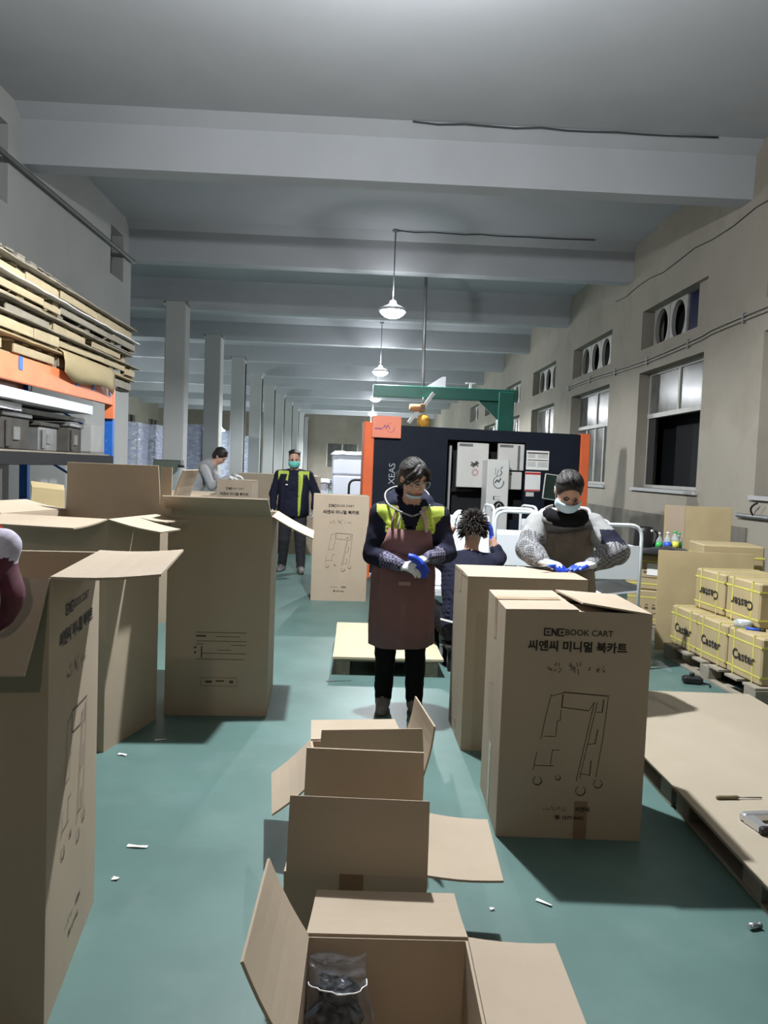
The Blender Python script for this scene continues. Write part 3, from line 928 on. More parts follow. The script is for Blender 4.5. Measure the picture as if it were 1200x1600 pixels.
# ---------------- strapped boxes
def strapped(name, loc, rz, size, label, group, material=KRAFT_Y, text=None, flip=False, straps=True, paper=False, marks=True):
    w, d, h = size
    root = empty(name, loc, rz, label, 'box', group)
    m = MB().cbox((-w / 2, -d / 2, 0), (w / 2, d / 2, h), 0.012)
    m.build('carton_body', material, root)
    e, t, sw = 0.0025, 0.0015, 0.012
    def loop_z(z):
        mm = MB()
        a, b = w / 2 + e, d / 2 + e
        for (x0, y0, x1, y1) in ((-a, -b, a, -b + t), (-a, b - t, a, b), (-a, -b, -a + t, b), (a - t, -b, a, b)):
            mm.box((x0, y0, z - sw / 2), (x1, y1, z + sw / 2))
        mm.build('strap', STRAP, root)
    def loop_y(y):
        mm = MB()
        a = w / 2 + e
        mm.box((-a, y - sw / 2, -0.0), (-a + t, y + sw / 2, h + e)).box((a - t, y - sw / 2, 0), (a, y + sw / 2, h + e)).box((-a, y - sw / 2, h + e - t), (a, y + sw / 2, h + e))
        mm.build('strap', STRAP, root)
    if straps:
        loop_z(h * 0.80); loop_z(h * 0.17)
        loop_y(-d * 0.27)
        loop_y(d * 0.30)
    if text:
        r = (PI / 2, PI if flip else 0, -PI / 2) if not flip else (-PI / 2, 0, PI / 2)
        o = link('printed_lettering', text_mesh('caster_' + text, text, 0.095, INK, 0.0028, spacing=1.08), root, (-w / 2 - 0.004, 0.0, h * 0.46))
        mrot = Matrix.Rotation(-PI / 2, 4, 'Z') @ Matrix.Rotation(PI / 2, 4, 'X')
        if flip: mrot = mrot @ Matrix.Rotation(PI, 4, 'Z')
        o.rotation_euler = mrot.to_euler()
    if marks:
        sg = []
        rr = random.Random(sum(map(ord, label)))
        for k in range(5):
            x = -w * 0.3 + k * w * 0.13
            sg += [(x, 0.0, x + 0.02, 0.0, 0.018), (x, 0.03, x + rr.uniform(0.01, 0.03), 0.03, 0.008)]
        sg += [(-w * 0.3, -0.05, w * 0.25, -0.05, 0.006)]
        link('printed_marks', strokes_mesh('marks' + label, sg, 0.004, INK_THIN), root, (0, -d / 2 - 0.003, h * 0.5))
    if paper:
        MB().box((-w * 0.12, -d / 2 - 0.005, h * 0.42), (w * 0.10, -d / 2 - 0.004, h * 0.75)).build('paper_label', WHITE, root)
    return root

pallet((3.22, 5.72, 0), R(3.5), 1.36, 1.15, 0.125, 'worn pallet under the castor cartons', None, WOOD_GREY)
GC = 'cartons of castors stacked on the pallet'
CAST = (0.50, 0.43, 0.325)
strapped('castor_carton', (2.92, 6.17, 0.127), R(3.5), CAST, 'castor carton in the lower row, furthest from the camera', GC, text='Caster')
strapped('castor_carton', (2.945, 5.725, 0.127), R(3.5), CAST, 'castor carton in the middle of the lower row', GC, text='Caster')
strapped('castor_carton', (2.975, 5.28, 0.127), R(3.5), CAST, 'castor carton in the lower row, closest to the camera', GC, text='Caster', marks=False)
strapped('castor_carton', (3.43, 6.20, 0.127), R(3.5), CAST, 'castor carton hidden in the back of the lower row', GC, text='Caster')
strapped('castor_carton', (3.455, 5.755, 0.127), R(3.5), CAST, 'castor carton in the back of the lower row, middle one', GC, text='Caster')
strapped('castor_carton', (3.07, 6.08, 0.457), R(5), CAST, 'castor carton with upside-down lettering, left of the upper pair', GC, text='Caster', flip=True)
strapped('castor_carton', (3.11, 5.62, 0.457), R(5), CAST, 'castor carton with upside-down lettering, right of the upper pair', GC, text='Caster', flip=True)
# small things on the castor cartons
t = empty('tape_roll', (2.80, 5.45, 0.455), R(20), 'clear tape roll lying on the lower castor cartons', 'tape roll')
MB().lathe([(0.045, 0), (0.06, 0), (0.06, 0.048), (0.045, 0.048), (0.045, 0.0)], 24).build('tape_ring', CLEARP, t)
MB().lathe([(0.040, 0.001), (0.0445, 0.001), (0.0445, 0.047), (0.040, 0.047), (0.040, 0.001)], 24).build('core', WHITE, t)
t = empty('marker_pen', (2.83, 5.33, 0.462), R(-35), 'blue marker pen beside the clear tape roll', 'pen')
MB().tube([(-0.06, 0, 0), (0.03, 0, 0)], 0.009, 8).build('barrel', BLUEP, t)
MB().tube([(0.031, 0, 0), (0.07, 0, 0)], [0.0095, 0.0085], 8).build('cap', BLACK, t)
t = empty('tape_dispenser', (2.95, 5.22, 0.455), R(30), 'white and green tape dispenser on the front castor carton', 'dispenser')
MB().lathe([(0.02, -0.025), (0.055, -0.025), (0.055, 0.025), (0.02, 0.025), (0.02, -0.025)], 20, axis='y', c=(0, 0, 0.056)).build('tape_ring', WHITE, t)
MB().cbox((0.02, -0.03, 0.0), (0.16, 0.03, 0.03), 0.006).build('frame', GREENP, t)
MB().cbox((-0.10, -0.018, 0.02), (-0.05, 0.018, 0.05), 0.008).build('handle', mat('pink_plastic', (0.7, 0.35, 0.40), 0.4), t)
# cardboard standing and boxes behind the castors
def upright(name, loc, rz, w, h, th, tilt, label, cat, material, group=None):
    m = MB().cbox((-w / 2, -th / 2, 0), (w / 2, th / 2, h), min(0.003, th * 0.3))
    o = m.build(name, material, None, loc, (tilt, 0, rz))
    return tag(o, label, cat, group)
bs = strapped('castor_carton', (3.28, 6.78, 0.0), R(-8), (0.52, 0.44, 0.95), 'large carton with a yellow strap behind the castor cartons', None, text=None, straps=False)
MB().box((-0.263, -0.223, 0.84), (0.263, 0.223, 0.855)).build('strap', STRAP, bs)
MB().box((-0.2645, -0.10, 0.70), (-0.2625, -0.02, 0.80)).build('paper_label', WHITE, bs)
upright('standing_cardboard', (2.99, 6.49, 0.02), R(-8), 0.80, 0.87, 0.008, R(-3), 'broad cardboard panel standing right behind the castor cartons', 'cardboard', KRAFT_Y)
pn = upright('folded_carton', (3.46, 7.75, 0.0), R(-9), 0.66, 1.24, 0.03, R(-3), 'tall flat folded carton leaning by the window wall', 'cardboard', KRAFT_Y)
MB().box((-0.31, -0.019, 0), (-0.13, -0.0155, 1.238)).build('side_panel', KRAFT, pn)
link('printed_marks', strokes_mesh('foldmarks', [(0, 0, .03, 0, .02), (0, -.03, .03, -.03, .012), (.0, -.05, .025, -.05, .01)], .01, INK_THIN), pn, (-0.24, -0.0205, 0.92))
GB = 'strapped cartons stacked by the white carts'
pallet((2.84, 7.38, 0), R(-6), 0.62, 0.60, 0.115, 'small pallet under the two strapped cartons', None, WOOD_GREY, 5)
strapped('strapped_carton', (2.88, 7.33, 0.117), R(-20), (0.50, 0.42, 0.33), 'lower strapped carton by the white carts', GB, straps=True)
strapped('strapped_carton', (2.87, 7.34, 0.450), R(-24), (0.50, 0.42, 0.34), 'upper strapped carton with a white paper label by the white carts', GB, straps=True, paper=True)
# things on the strapped cartons
kt = empty('black_flask', (2.72, 7.28, 0.794), 0, 'glossy black insulated jug on the strapped cartons', 'jug')
MB().lathe([(0.0, 0), (0.085, 0), (0.09, 0.01), (0.09, 0.20), (0.084, 0.235), (0.07, 0.25), (0.0, 0.255)], 22).build('jug_body', BLACK, kt)
MB().tube(bez((0.085, -0.02, 0.22), (0.16, -0.04, 0.20), (0.09, -0.02, 0.06), 8), 0.012, 8).build('handle', BLACK, kt)
MB().lathe([(0.0, -0.006), (0.016, -0.006), (0.016, 0.004), (0, 0.004)], 12, axis='y', c=(0.05, -0.077, 0.215)).build('button', SILVER, kt)
def bottle(loc, r, h, capm, bodym, label):
    b = empty('drink_bottle', loc, 0, label, 'bottle', 'bottles beside the black jug')
    MB().lathe([(0, 0), (r, 0), (r, h * 0.62), (r * 0.85, h * 0.72), (r * 0.38, h * 0.86), (r * 0.38, h * 0.90), (0, h * 0.905)], 16).build('bottle_body', CLEARP, b)
    MB().lathe([(r * 1.01, h * 0.25), (r * 1.02, h * 0.25), (r * 1.02, h * 0.55), (r * 1.01, h * 0.55)], 16).build('bottle_label', bodym, b)
    MB().lathe([(0, h * 0.905), (r * 0.42, h * 0.905), (r * 0.42, h), (0, h)], 12).build('cap', capm, b)
bottle((2.86, 7.26, 0.794), 0.035, 0.20, WHITE, GREENP, 'green-labelled bottle right next to the black jug')
bottle((2.93, 7.22, 0.794), 0.033, 0.21, WHITE, BLUEP, 'blue-labelled clear bottle among the drinks')
bottle((3.01, 7.24, 0.794), 0.038, 0.22, GREENP, YELLOWP, 'yellow-labelled bottle with a green cap')
bottle((3.07, 7.30, 0.794), 0.035, 0.20, GREENP, GREENP, 'green-labelled bottle at the end of the drinks')
# crumpled dark jacket
rows = []
for i in range(11):
    row = []
    for j in range(15):
        x, y = -0.28 + 0.56 * j / 14, -0.13 + 0.26 * i / 10
        e = max(0, 1 - (x / 0.28) ** 2) * max(0, 1 - (y / 0.13) ** 2)
        row.append((x, y, 0.008 + 0.085 * e ** 0.5 * (0.75 + 0.5 * noise.noise(Vector((x * 14, y * 14, 3))))))
    rows.append(row)
o = MB().sheet(rows, 0.012).build('dark_jacket', mat('black_cloth', (0.012, 0.012, 0.014), 0.9, sheen=0.2), None, (2.88, 7.10, 0.79), (R(-3), 0, R(-24)))
tag(o, 'crumpled black jacket draped over the upper strapped carton', 'jacket')

# floor bits
def scrap(loc, rz, pts, label, m=WHITE):
    mbx = MB()
    n = len(pts)
    vs = [(x, y, 0.002 + 0.004 * abs(math.sin(i * 1.7))) for i, (x, y) in enumerate(pts)] + [(x, y, 0.004 + 0.004 * abs(math.sin(i * 1.7))) for i, (x, y) in enumerate(pts)]
    fs = [tuple(reversed(range(n))), tuple(range(n, 2 * n))] + [(i, (i + 1) % n, n + (i + 1) % n, n + i) for i in range(n)]
    mbx.add(vs, fs)
    tag(mbx.build('paper_scrap', m, None, loc, (0, 0, rz)), label, 'scrap', 'scraps on the green floor')
scrap((-1.165, 3.86, 0), 0, [(-.025, -.008), (.0, -.012), (.02, -.02), (.025, -.008), (.0, .006), (-.02, .01)], 'white paper scrap at the foot of the left cartons')
scrap((-0.82, 2.925, 0), R(-5), [(-.04, -.008), (.0, -.011), (.04, -.007), (.042, .006), (.0, .004), (-.038, .008)], 'long white paper strip on the floor left of the low cartons')
scrap((-0.83, 2.69, 0), 0, [(-.012, -.008), (.01, -.01), (.014, .006), (-.008, .01)], 'tiny white scrap beside the nearest tall carton')
scrap((0.69, 2.595, 0), R(-40), [(-.03, -.006), (.03, -.004), (.03, .005), (-.028, .006)], 'narrow white sliver on the floor near the spread flap')
scrap((-1.03, 4.08, 0), R(15), [(-.03, -.003), (.03, -.003), (.03, .003), (-.03, .003)], 'thin sliver in the shadow of the left cartons')
scrap((-0.115, 5.32, 0), R(12), [(-.09, -.003), (.09, -.002), (.09, .004), (-.09, .003)], 'thin dark thread on the floor by the plywood pallet', BLACK)
scrap((0.50, 2.55, 0), R(10), [(-.008, -.006), (.008, -.005), (.006, .006), (-.008, .005)], 'speck of paper by the right flap of the middle low carton')
o = empty('metal_ferrule', (1.375, 2.47, 0.011), R(10), 'small metal ferrule on the floor by the pallets', 'ferrule')
MB().lathe([(0.011, -0.02), (0.011, 0.0), (0.009, 0.004), (0.009, 0.02)], 12, axis='x').build('sleeve', SILVER, o)
MB().lathe([(0.0, 0.019), (0.0112, 0.019), (0.0112, 0.024), (0.0, 0.024)], 12, axis='x').build('collar', GREY_ST, o)
o = empty('black_adapter', (2.50, 5.55, 0.0), R(-10), 'black plug adapter lying on the green floor near the castor pallet', 'adapter')
MB().cbox((-0.07, -0.04, 0), (0.07, 0.04, 0.055), 0.012).build('case', BLACK, o)
MB().lathe([(0.0, 0.0), (0.018, 0.0), (0.018, 0.02), (0, 0.022)], 12, c=(0.0, 0.02, 0.054)).build('knob', BLACK, o)
MB().tube([(0.07, -0.01, 0.012), (0.12, -0.03, 0.008), (0.10, -0.09, 0.008)], 0.006, 6).build('cord', BLACK, o)
o = tag(MB().tube([(2.20, 5.95, 0.03), (2.30, 6.0, 0.06), (2.40, 5.93, 0.05), (2.46, 5.86, 0.012), (2.44, 5.78, 0.006)], [0.012, 0.02, 0.024, 0.02, 0.008], 8).build('plastic_film_scrap', BAGFILM), 'crumpled clear plastic film on the floor behind the printed carton', 'plastic film')

# ================================================================== BACKGROUND CARTONS AND BENCH
GT = 'tall closed cartons behind the open ones'
closed_carton('book_cart_carton', (-1.80, 7.35, 0), R(-3), (0.62, 0.50, 1.18), 'closed tall carton with a lit top right behind the open cartons', GT)
closed_carton('book_cart_carton', (-1.86, 8.05, 0), R(2), (0.62, 0.50, 1.18), 'closed tall carton in the second row behind the open cartons', GT)
closed_carton('book_cart_carton', (-1.79, 11.15, 0), R(-2), (0.50, 0.50, 1.26), 'printed carton the grey-sweatered man is leaning over', GT, 'front', tape=False)
closed_carton('book_cart_carton', (-1.72, 13.0, 0), R(3), (0.66, 0.55, 1.34), 'plain brown carton behind the one being packed', GT, tape=False)
closed_carton('book_cart_carton', (-1.05, 13.3, 0), R(-3), (0.62, 0.55, 1.32), 'brown carton just behind the masked man', GT, tape=False)

# ================================================================== PALLET RACK (left)
rk = empty('pallet_rack', (-2.9, 7.4, 0), 0, 'blue and orange pallet rack along the left wall', 'rack')
def upright_mb():
    m = MB()
    m.box((-0.045, -0.004, 0), (0.045, 0.004, 2.305)).box((-0.045, 0.004, 0), (-0.039, 0.065, 2.305)).box((0.039, 0.004, 0), (0.045, 0.065, 2.305))
    return m
um = upright_mb().mesh('upright', BLUE_ST)
slot = MB().lathe([(0.0, 0), (0.006, 0), (0.006, 0.002), (0, 0.002)], 6, axis='y').mesh('slot', SILVER)
for y in (-2.9, 1.45):
    for x in (0.0, -0.95):
        u = link('upright', um, rk, (x, y, 0))
        if x == 0.0:
            for k in range(14):
                for sx in (-0.022,):
                    link('slot', slot, u, (sx, -0.0065, 0.9 + k * 0.10))
    mm = MB()
    for z in (0.4, 1.05, 1.70):
        mm.tube([(0, y + 0.03, z), (-0.95, y + 0.03, z + 0.55)], 0.014, 6)
    mm.build('brace', BLUE_ST, rk)
for z, zz in ((2.10, 2.31), (1.42, 1.53), (0.62, 0.73)):
    for x in (0.035, -0.985):
        MB().cbox((x - 0.025, -2.9, z), (x + 0.025, 1.45, zz), 0.004).build('rack_beam', ORANGE_ST if z > 2 else BLACK_M, rk)
MB().box((-0.03, 1.40, 1.95), (0.065, 1.458, 2.31)).build('beam_connector', ORANGE_ST, rk)
for y in (-0.95, 0.3, 0.75, 1.30):
    MB().box((0.061, y - 0.035, 2.20), (0.066, y + 0.035, 2.308)).build('blue_clip', BLUE_ST, rk)
MB().box((-0.98, -2.9, 1.53), (0.02, 1.45, 1.545)).build('deck_panel', WOOD_GREY, rk)
MB().box((-0.98, -2.9, 0.73), (0.02, 1.45, 0.745)).build('deck_panel', WOOD_GREY, rk)
# stacked pallets and sheets on top of the rack
GP = 'pallets stacked on top of the rack'
def stringer_pallet(loc, rz, L, Wd, H, label, group, m, seed):
    rr = random.Random(seed)
    root = empty('wooden_pallet', loc, rz, label, 'pallet', group)
    bt = 0.016
    key = ('strp', L, Wd, H, m.name)
    if key not in _CACHE:
        _CACHE[key] = (MB().cbox((-Wd / 2, -0.06, 0), (Wd / 2, 0.06, bt), 0.002).mesh('deck_board', m), MB().cbox((-0.055, -0.06, 0), (0.055, 0.06, H - 2 * bt), 0.003).mesh('block', m))
    db, bl = _CACHE[key]
    for i in range(9):
        link('deck_board', db, root, (0, -L / 2 + 0.06 + i * (L - 0.12) / 8, H - bt), (0, 0, rr.uniform(-.01, .01)))
    for x in (-Wd / 2 + 0.06, 0, Wd / 2 - 0.06):
        for y in (-L / 2 + 0.06, -L / 6, L / 6, L / 2 - 0.06):
            link('block', bl, root, (x, y, bt), (0, 0, rr.uniform(-.05, .05)))
    # long side boards nailed over the blocks, one of them short or split
    y = -L / 2
    while y < L / 2 - 0.1:
        ln = min(rr.uniform(0.7, 1.5), L / 2 - y)
        hh = (H - 2 * bt) * rr.uniform(0.55, 0.98)
        z0 = bt + (H - 2 * bt - hh) * rr.random()
        o = MB().cbox((0, 0, 0), (0.018, ln - 0.012, hh), 0.003).build('side_board', m, root, (Wd / 2 + 0.001 + rr.uniform(0, .006), y, z0), (rr.uniform(-.008, .008), 0, rr.uniform(-.006, .006)))
        y += ln + (0.0 if rr.random() < .6 else rr.uniform(.1, .3))
    for x in (-Wd / 2 + 0.06, Wd / 2 - 0.06):
        MB().cbox((x - 0.05, -L / 2, 0), (x + 0.05, L / 2, bt), 0.002).build('bottom_board', m, root)
    return root
z = 2.312
word = ['lowest', 'second', 'third', 'fourth', 'topmost']
hts = [0.125, 0.125, 0.13, 0.13, 0.13]
for k in range(5):
    for (yc, nm) in ((8.33, 'far'), (6.02, 'near')):
        dx = (0.0, 0.05, -0.04, 0.03, 0.0)[k]
        m_ = WOOD if (k + (nm == 'near')) % 3 else WOOD_GREY
        stringer_pallet((-3.36 + dx, yc + (0.06, -0.05, 0.02, 0.05, 0.09)[k], z), R((0.4, -0.8, 0.6, -0.3, 0.5)[k]), 2.28, 0.98, hts[k], '%s pallet of the %s stack on top of the rack' % (word[k], nm), GP, m_, k * 7 + len(nm))
    z += hts[k] + 0.004
    if k < 4 or True:
        mt = (KRAFT_Y, WOOD_GREY, WOOD_GREY, PANEL_GR, WOOD_GREY)[k]
        zs = 0.018 if k != 1 else 0.014
        board('packing_sheet', (-3.34 + dx, 7.2, z + 0.008), R(0.3), (1.08, 4.75, 0.012), '%s long sheet laid between the pallets on the rack' % word[k], 'sheet', mt, 'long sheets between the rack pallets', 0.018, 0.0, 30)
        z += 0.020
# bent kraft sheet hanging over the orange beam
rows = []
for i in range(15):
    y = -0.75 + 1.45 * i / 14
    dz = 0.03 * math.sin(y * 5)
    rows.append([(0.025, y, 0.02), (0.045, y, 0.004), (0.075, y, -0.02 - 0.02 * math.sin(y * 4)), (0.085 + dz * 0.4, y, -0.13 - 0.05 * (i / 14) + dz), (0.07 + dz, y, -0.21 - 0.05 * (i / 14) + dz)])
o = MB().sheet(rows, 0.006).build('drooping_cardboard', KRAFT_Y, None, (-2.855, 7.95, 2.475))
tag(o, 'bent cardboard piece drooping over the orange rack beam', 'cardboard')
# weathered pallet leaning on the very top
pp_ = pallet((-3.45, 7.55, z + 0.0), R(2), 1.1, 0.85, 0.15, 'dark weathered pallet lying on the very top of the rack load', None, WOOD_GREY, 6)
pp2 = pallet((-3.45, 6.35, z + 0.0), R(-3), 1.1, 0.85, 0.15, 'second weathered pallet on the top of the rack load, nearer', None, WOOD_GREY, 6)
# dark crates on the shelf below, white foam slabs laid over them
GD = 'crates on the rack shelf'
DARKW = mat('dark_crate_wood', (0.05, 0.045, 0.038), 0.8, var=0.4)
for k, (y, w_, h_, mt, lb) in enumerate([(5.15, .62, .26, DARKW, 'dark crate at the near end of the rack shelf'), (5.85, .60, .24, BLACK_M, 'black tool case on the rack shelf'), (6.55, .55, .27, DARKW, 'dark wooden crate in the middle of the rack shelf'), (7.2, .50, .22, GREY_ST, 'small grey crate on the rack shelf'), (7.85, .52, .25, DARKW, 'dark crate second from the far end of the rack shelf')]):
    b_ = empty('storage_crate', (-3.3, y, 1.547), R(k * 3 - 5), lb, 'crate', GD)
    MB().cbox((-0.38, -w_ / 2, 0), (0.38, w_ / 2, h_), 0.008).build('crate_body', mt, b_)
    MB().cbox((-0.40, -w_ / 2 - 0.02, h_), (0.40, w_ / 2 + 0.02, h_ + 0.04), 0.008).build('lid', DARKW if k % 2 else GREY_ST, b_)
    MB().box((0.382, -0.06, h_ * 0.3), (0.392, 0.06, h_ * 0.7)).build('label_plate', mat('dull_label', (0.16, 0.16, 0.15), 0.7), b_)
    MB().cbox((0.384, -w_ / 2 + 0.06, 0.02), (0.40, -w_ / 2 + 0.14, h_ - 0.03), 0.004).build('cleat', MATS['dull_label'] if k % 2 else DARKW, b_)
GF = 'white foam sheets on the rack shelf'
board('foam_sheet', (-3.28, 5.55, 1.895), R(1.0), (0.90, 1.9, 0.055), 'short white foam slab at the near end under the orange beam', 'foam', FOAM, GF, 0.010)
board('foam_sheet', (-3.35, 7.35, 1.885), R(-0.6), (0.85, 1.6, 0.04), 'grey foam slab on top of the dark crates', 'foam', mat('grey_foam', (0.34, 0.35, 0.37), 0.7), GF, 0.008)
board('foam_sheet', (-3.26, 6.45, 1.985), R(0.5), (0.98, 3.1, 0.085), 'longest white foam slab just under the orange beam', 'foam', FOAM, GF, 0.012)
b_ = empty('grey_crate', (-3.25, 8.46, 1.548), R(1), 'pale grey metal crate at the far end of the rack shelf', 'crate')
MB().box((-0.36, -0.22, 0), (0.36, 0.22, 0.02)).build('crate_floor', GREY_ST, b_)
for (a0, b0) in (((-.36, -.22, .02), (.36, -.20, .30)), ((-.36, .20, .02), (.36, .22, .30)), ((-.36, -.20, .02), (-.34, .20, .30)), ((.34, -.20, .02), (.36, .20, .30))):
    MB().box(a0, b0).build('crate_side', mat('pale_crate', (0.30, 0.30, 0.29), 0.6), b_)
# low bench in front of the rack with bits on it
bn = empty('work_bench', (-2.35, 5.55, 0), R(3), 'low work bench with wooden top in front of the rack', 'bench')
MB().cbox((-0.35, -0.75, 0.98), (0.35, 0.75, 1.02), 0.004).build('bench_top', PLY, bn)
for x in (-0.31, 0.31):
    for y in (-0.7, 0.7):
        MB().box((x - 0.025, y - 0.025, 0), (x + 0.025, y + 0.025, 0.98)).build('leg', GREY_ST, bn)
MB().box((-0.33, -0.72, 0.45), (0.33, 0.72, 0.47)).build('shelf', WOOD_GREY, bn)
r_ = empty('red_carton', (-2.30, 5.10, 1.022), R(5), 'small red and white carton on the bench', 'carton')
MB().cbox((-0.07, -0.05, 0), (0.07, 0.05, 0.13), 0.003).build('carton_body', RED, r_)
MB().box((0.0705, -0.04, 0.02), (0.0715, 0.04, 0.06)).build('white_panel', WHITE, r_)
r_ = empty('glove_bundle', (-2.28, 5.42, 1.022), 0, 'green and white work gloves lying on the bench', 'gloves')
for k in range(3):
    MB().tube([(-0.08 + .05 * k, -0.08, 0.02), (-0.06 + .05 * k, 0.0, 0.05 + .01 * k), (-0.05 + .06 * k, 0.09, 0.025)], [0.018, 0.026, 0.014], 8).build('glove', (mat('mint_cloth', (0.10, 0.55, 0.35), 0.9), WHITE, BLACK_M)[k], r_)
o = empty('paper_bag', (-2.40, 5.95, 1.022), R(20), 'brown paper bag standing on the bench', 'bag')
MB().hexa([(-.12, -.08, 0), (.12, -.08, 0), (.12, .08, 0), (-.12, .08, 0), (-.11, -.05, .24), (.12, -.06, .22), (.11, .05, .23), (-.12, .05, .25)]).build('bag_body', KRAFT_Y, o)
MB().hexa([(-.11, -.05, .241), (.12, -.06, .221), (.11, .05, .231), (-.12, .05, .251), (-.12, -.02, .28), (.11, -.02, .26), (.11, .02, .26), (-.12, .02, .285)]).build('folded_top', KRAFT_Y, o)
for k, (x, y) in enumerate(((-2.16, 5.70), (-2.14, 5.80), (-2.18, 5.90))):
    c_ = empty('metal_cup', (x, y, 1.022), 0, '%s of three small steel fittings on the bench' % ('first', 'second', 'third')[k], 'fitting', 'steel fittings on the bench')
    MB().lathe([(0, 0), (0.03, 0), (0.03, 0.04), (0.02, 0.05), (0.02, 0.07), (0, 0.07)], 12).build('base', SILVER, c_)
    MB().lathe([(0, 0.07), (0.026, 0.07), (0.026, 0.085), (0, 0.085)], 6).build('nut', GREY_ST, c_)

# ================================================================== LASER MACHINE
mc = empty('laser_machine', (0.0, 10.40, 0), R(10.5), 'big dark laser cutting machine with orange corner posts', 'machine')
MW, MH, MD = 3.30, 2.10, 1.7
m = MB()
# front wall with a recessed bay (u 1.18..2.40, z 0.85..1.94)
me = wall_mesh('enclosure_front', [(1.18, 2.33, 0.85, 1.94)], 0.14, MW - 0.14, 0.08, MH, 0.06, lambda u, v, d: (u, d, v), NAVY_ST)
link('enclosure_front', me, mc)
MB().hexa([(0.14, 0.30, 0.08), (MW - 0.14, 0.30, 0.08), (MW - 0.14, MD, 0.08), (0.60, MD, 0.08), (0.14, 0.30, MH - 0.02), (MW - 0.14, 0.30, MH - 0.02), (MW - 0.14, MD, MH - 0.02), (0.60, MD, MH - 0.02)]).build('enclosure_body', BLACK_M, mc)
MB().box((0.14, 0.0605, MH - 0.03), (MW - 0.14, 0.2995, MH - 0.005)).build('top_cover', NAVY_ST, mc)
MB().cbox((0.0, -0.03, 0), (0.14, 0.14, MH + 0.03), 0.01).build('corner_post', ORANGE, mc)
MB().cbox((MW - 0.14, -0.03, 0), (MW, 0.14, MH + 0.01), 0.01).build('corner_post', ORANGE, mc)
MB().box((0.60, 0.14, 0.0), (MW, MD, 0.08)).build('plinth', BLACK_M, mc)
for (u0, u1, z0, z1) in ((1.335, 1.79, 1.29, 1.91), (1.93, 2.32, 1.55, 1.92), (1.93, 2.30, 1.28, 1.53)):
    q = MB().cbox((u0, 0.015, z0), (u1, 0.055, z1), 0.006).build('access_panel', PANEL_GR, mc)
    MB().box((u0 + 0.02, 0.010, z1 - 0.05), (u0 + 0.22, 0.0145, z1 - 0.015)).build('panel_latch', GREY_ST, q)
MB().box((2.22, 0.002, 1.56), (2.25, 0.014, 1.90)).build('hinge_bar', GREY_ST, mc)
MB().cbox((1.205, -0.03, 0.80), (1.235, 0.0, 1.86), 0.004).build('door_handle', SILVER, mc)
pl = MB().cbox((1.70, -0.22, 0.20), (2.02, 0.01, 1.69), 0.015).build('control_pillar', mat('light_grey_console', (0.62, 0.62, 0.60), 0.45, var=0.03), mc)
arc = []
for i in range(15):
    t0, t1 = math.radians(70 + i * 20), math.radians(70 + (i + 1) * 20)
    arc.append((0.075 * math.cos(t0), 0.085 * math.sin(t0), 0.075 * math.cos(t1), 0.085 * math.sin(t1), 0.006 + 0.008 * i / 15))
arc += [(-.05, -.01, -.02, .03, .018), (-.02, .03, 0, 0, .014), (0, 0, .03, .05, .018), (.02, .09, .045, .13, .012), (.045, .13, .02, .16, .012), (-.03, .08, -.01, .17, .008), (-.055, .10, -.05, .19, .006), (.02, .18, .05, .21, .012), (-.06, -.20, .03, -.20, .004), (-.06, -.24, .03, -.24, .004), (-.06, -.20, -.06, -.24, .02)]
link('logo', strokes_mesh('swirl', arc, 0.01, mat('slate_ink', (0.06, 0.075, 0.09), 0.6)), pl, (1.865, -0.2225, 1.38))
m = MB()
vs = [(1.88 + 0.10 * math.cos(t * PI / 10), -0.223, 0.98 + 0.14 * math.sin(t * PI / 10)) for t in range(11)]
m.add(vs + [(x, -0.228, z) for x, y, z in vs], [tuple(reversed(range(11, 22)))] + [(i, i + 1, 12 + i, 11 + i) for i in range(10)])
m.build('speaker_arch', BLACK, pl)
MB().tube([(1.85, -0.232, 1.0), (1.85, -0.232, 1.06), (1.88, -0.232, 1.09), (1.91, -0.232, 1.06), (1.91, -0.232, 1.0)], 0.008, 6).build('handle', SILVER, pl)
for (u0, u1, z0, z1, stripes) in ((2.345, 2.685, 1.57, 1.84, 0), (2.34, 2.57, 1.265, 1.54, 1)):
    p_ = MB().box((u0, -0.012, z0), (u1, -0.004, z1)).build('instruction_sheet', WHITE, mc)
    if stripes:
        MB().box((u0, -0.014, z1 - 0.04), (u1, -0.0125, z1 - 0.01)).build('red_stripe', RED, p_)
        MB().box((u0, -0.014, z0 + 0.003), (u1, -0.0125, z0 + 0.022)).build('red_stripe', RED, p_)
    else:
        lines = [(-.15, .10, .15, .10, .02), (-.15, .0, .15, -.0, .012)] + [(-.15, -.03 - .018 * i, -.03, -.03 - .018 * i, .005) for i in range(4)] + [(0.0, .075 - .018 * i, .15, .075 - .018 * i, .005) for i in range(10) if i not in (3, 4, 5)] + [(-.15, .075 - .018 * i, -.04, .075 - .018 * i, .005) for i in range(3)]
        link('printed_lines', strokes_mesh('sheetlines', lines, 0.005, INK_THIN), p_, ((u0 + u1) / 2, -0.0135, (z0 + z1) / 2))
MB().box((2.36, -0.012, 1.19), (2.48, -0.004, 1.25)).build('small_sticker', PANEL_GR, mc)
mo = MB().cbox((-0.17, -0.02, -0.18), (0.17, 0.02, 0.18), 0.008).build('monitor', PANEL_GR, mc, (2.72, -0.20, 1.33), (R(-6), R(6), R(-12)))
MB().box((-0.158, -0.024, -0.168), (0.158, -0.021, 0.168)).build('screen', mat('dark_screen', (0.01, 0.022, 0.018), 0.15), mo)
MB().tube([(2.72, -0.16, 1.25), (2.72, 0.0, 1.2)], 0.02, 8).build('monitor_arm', BLACK, mc)
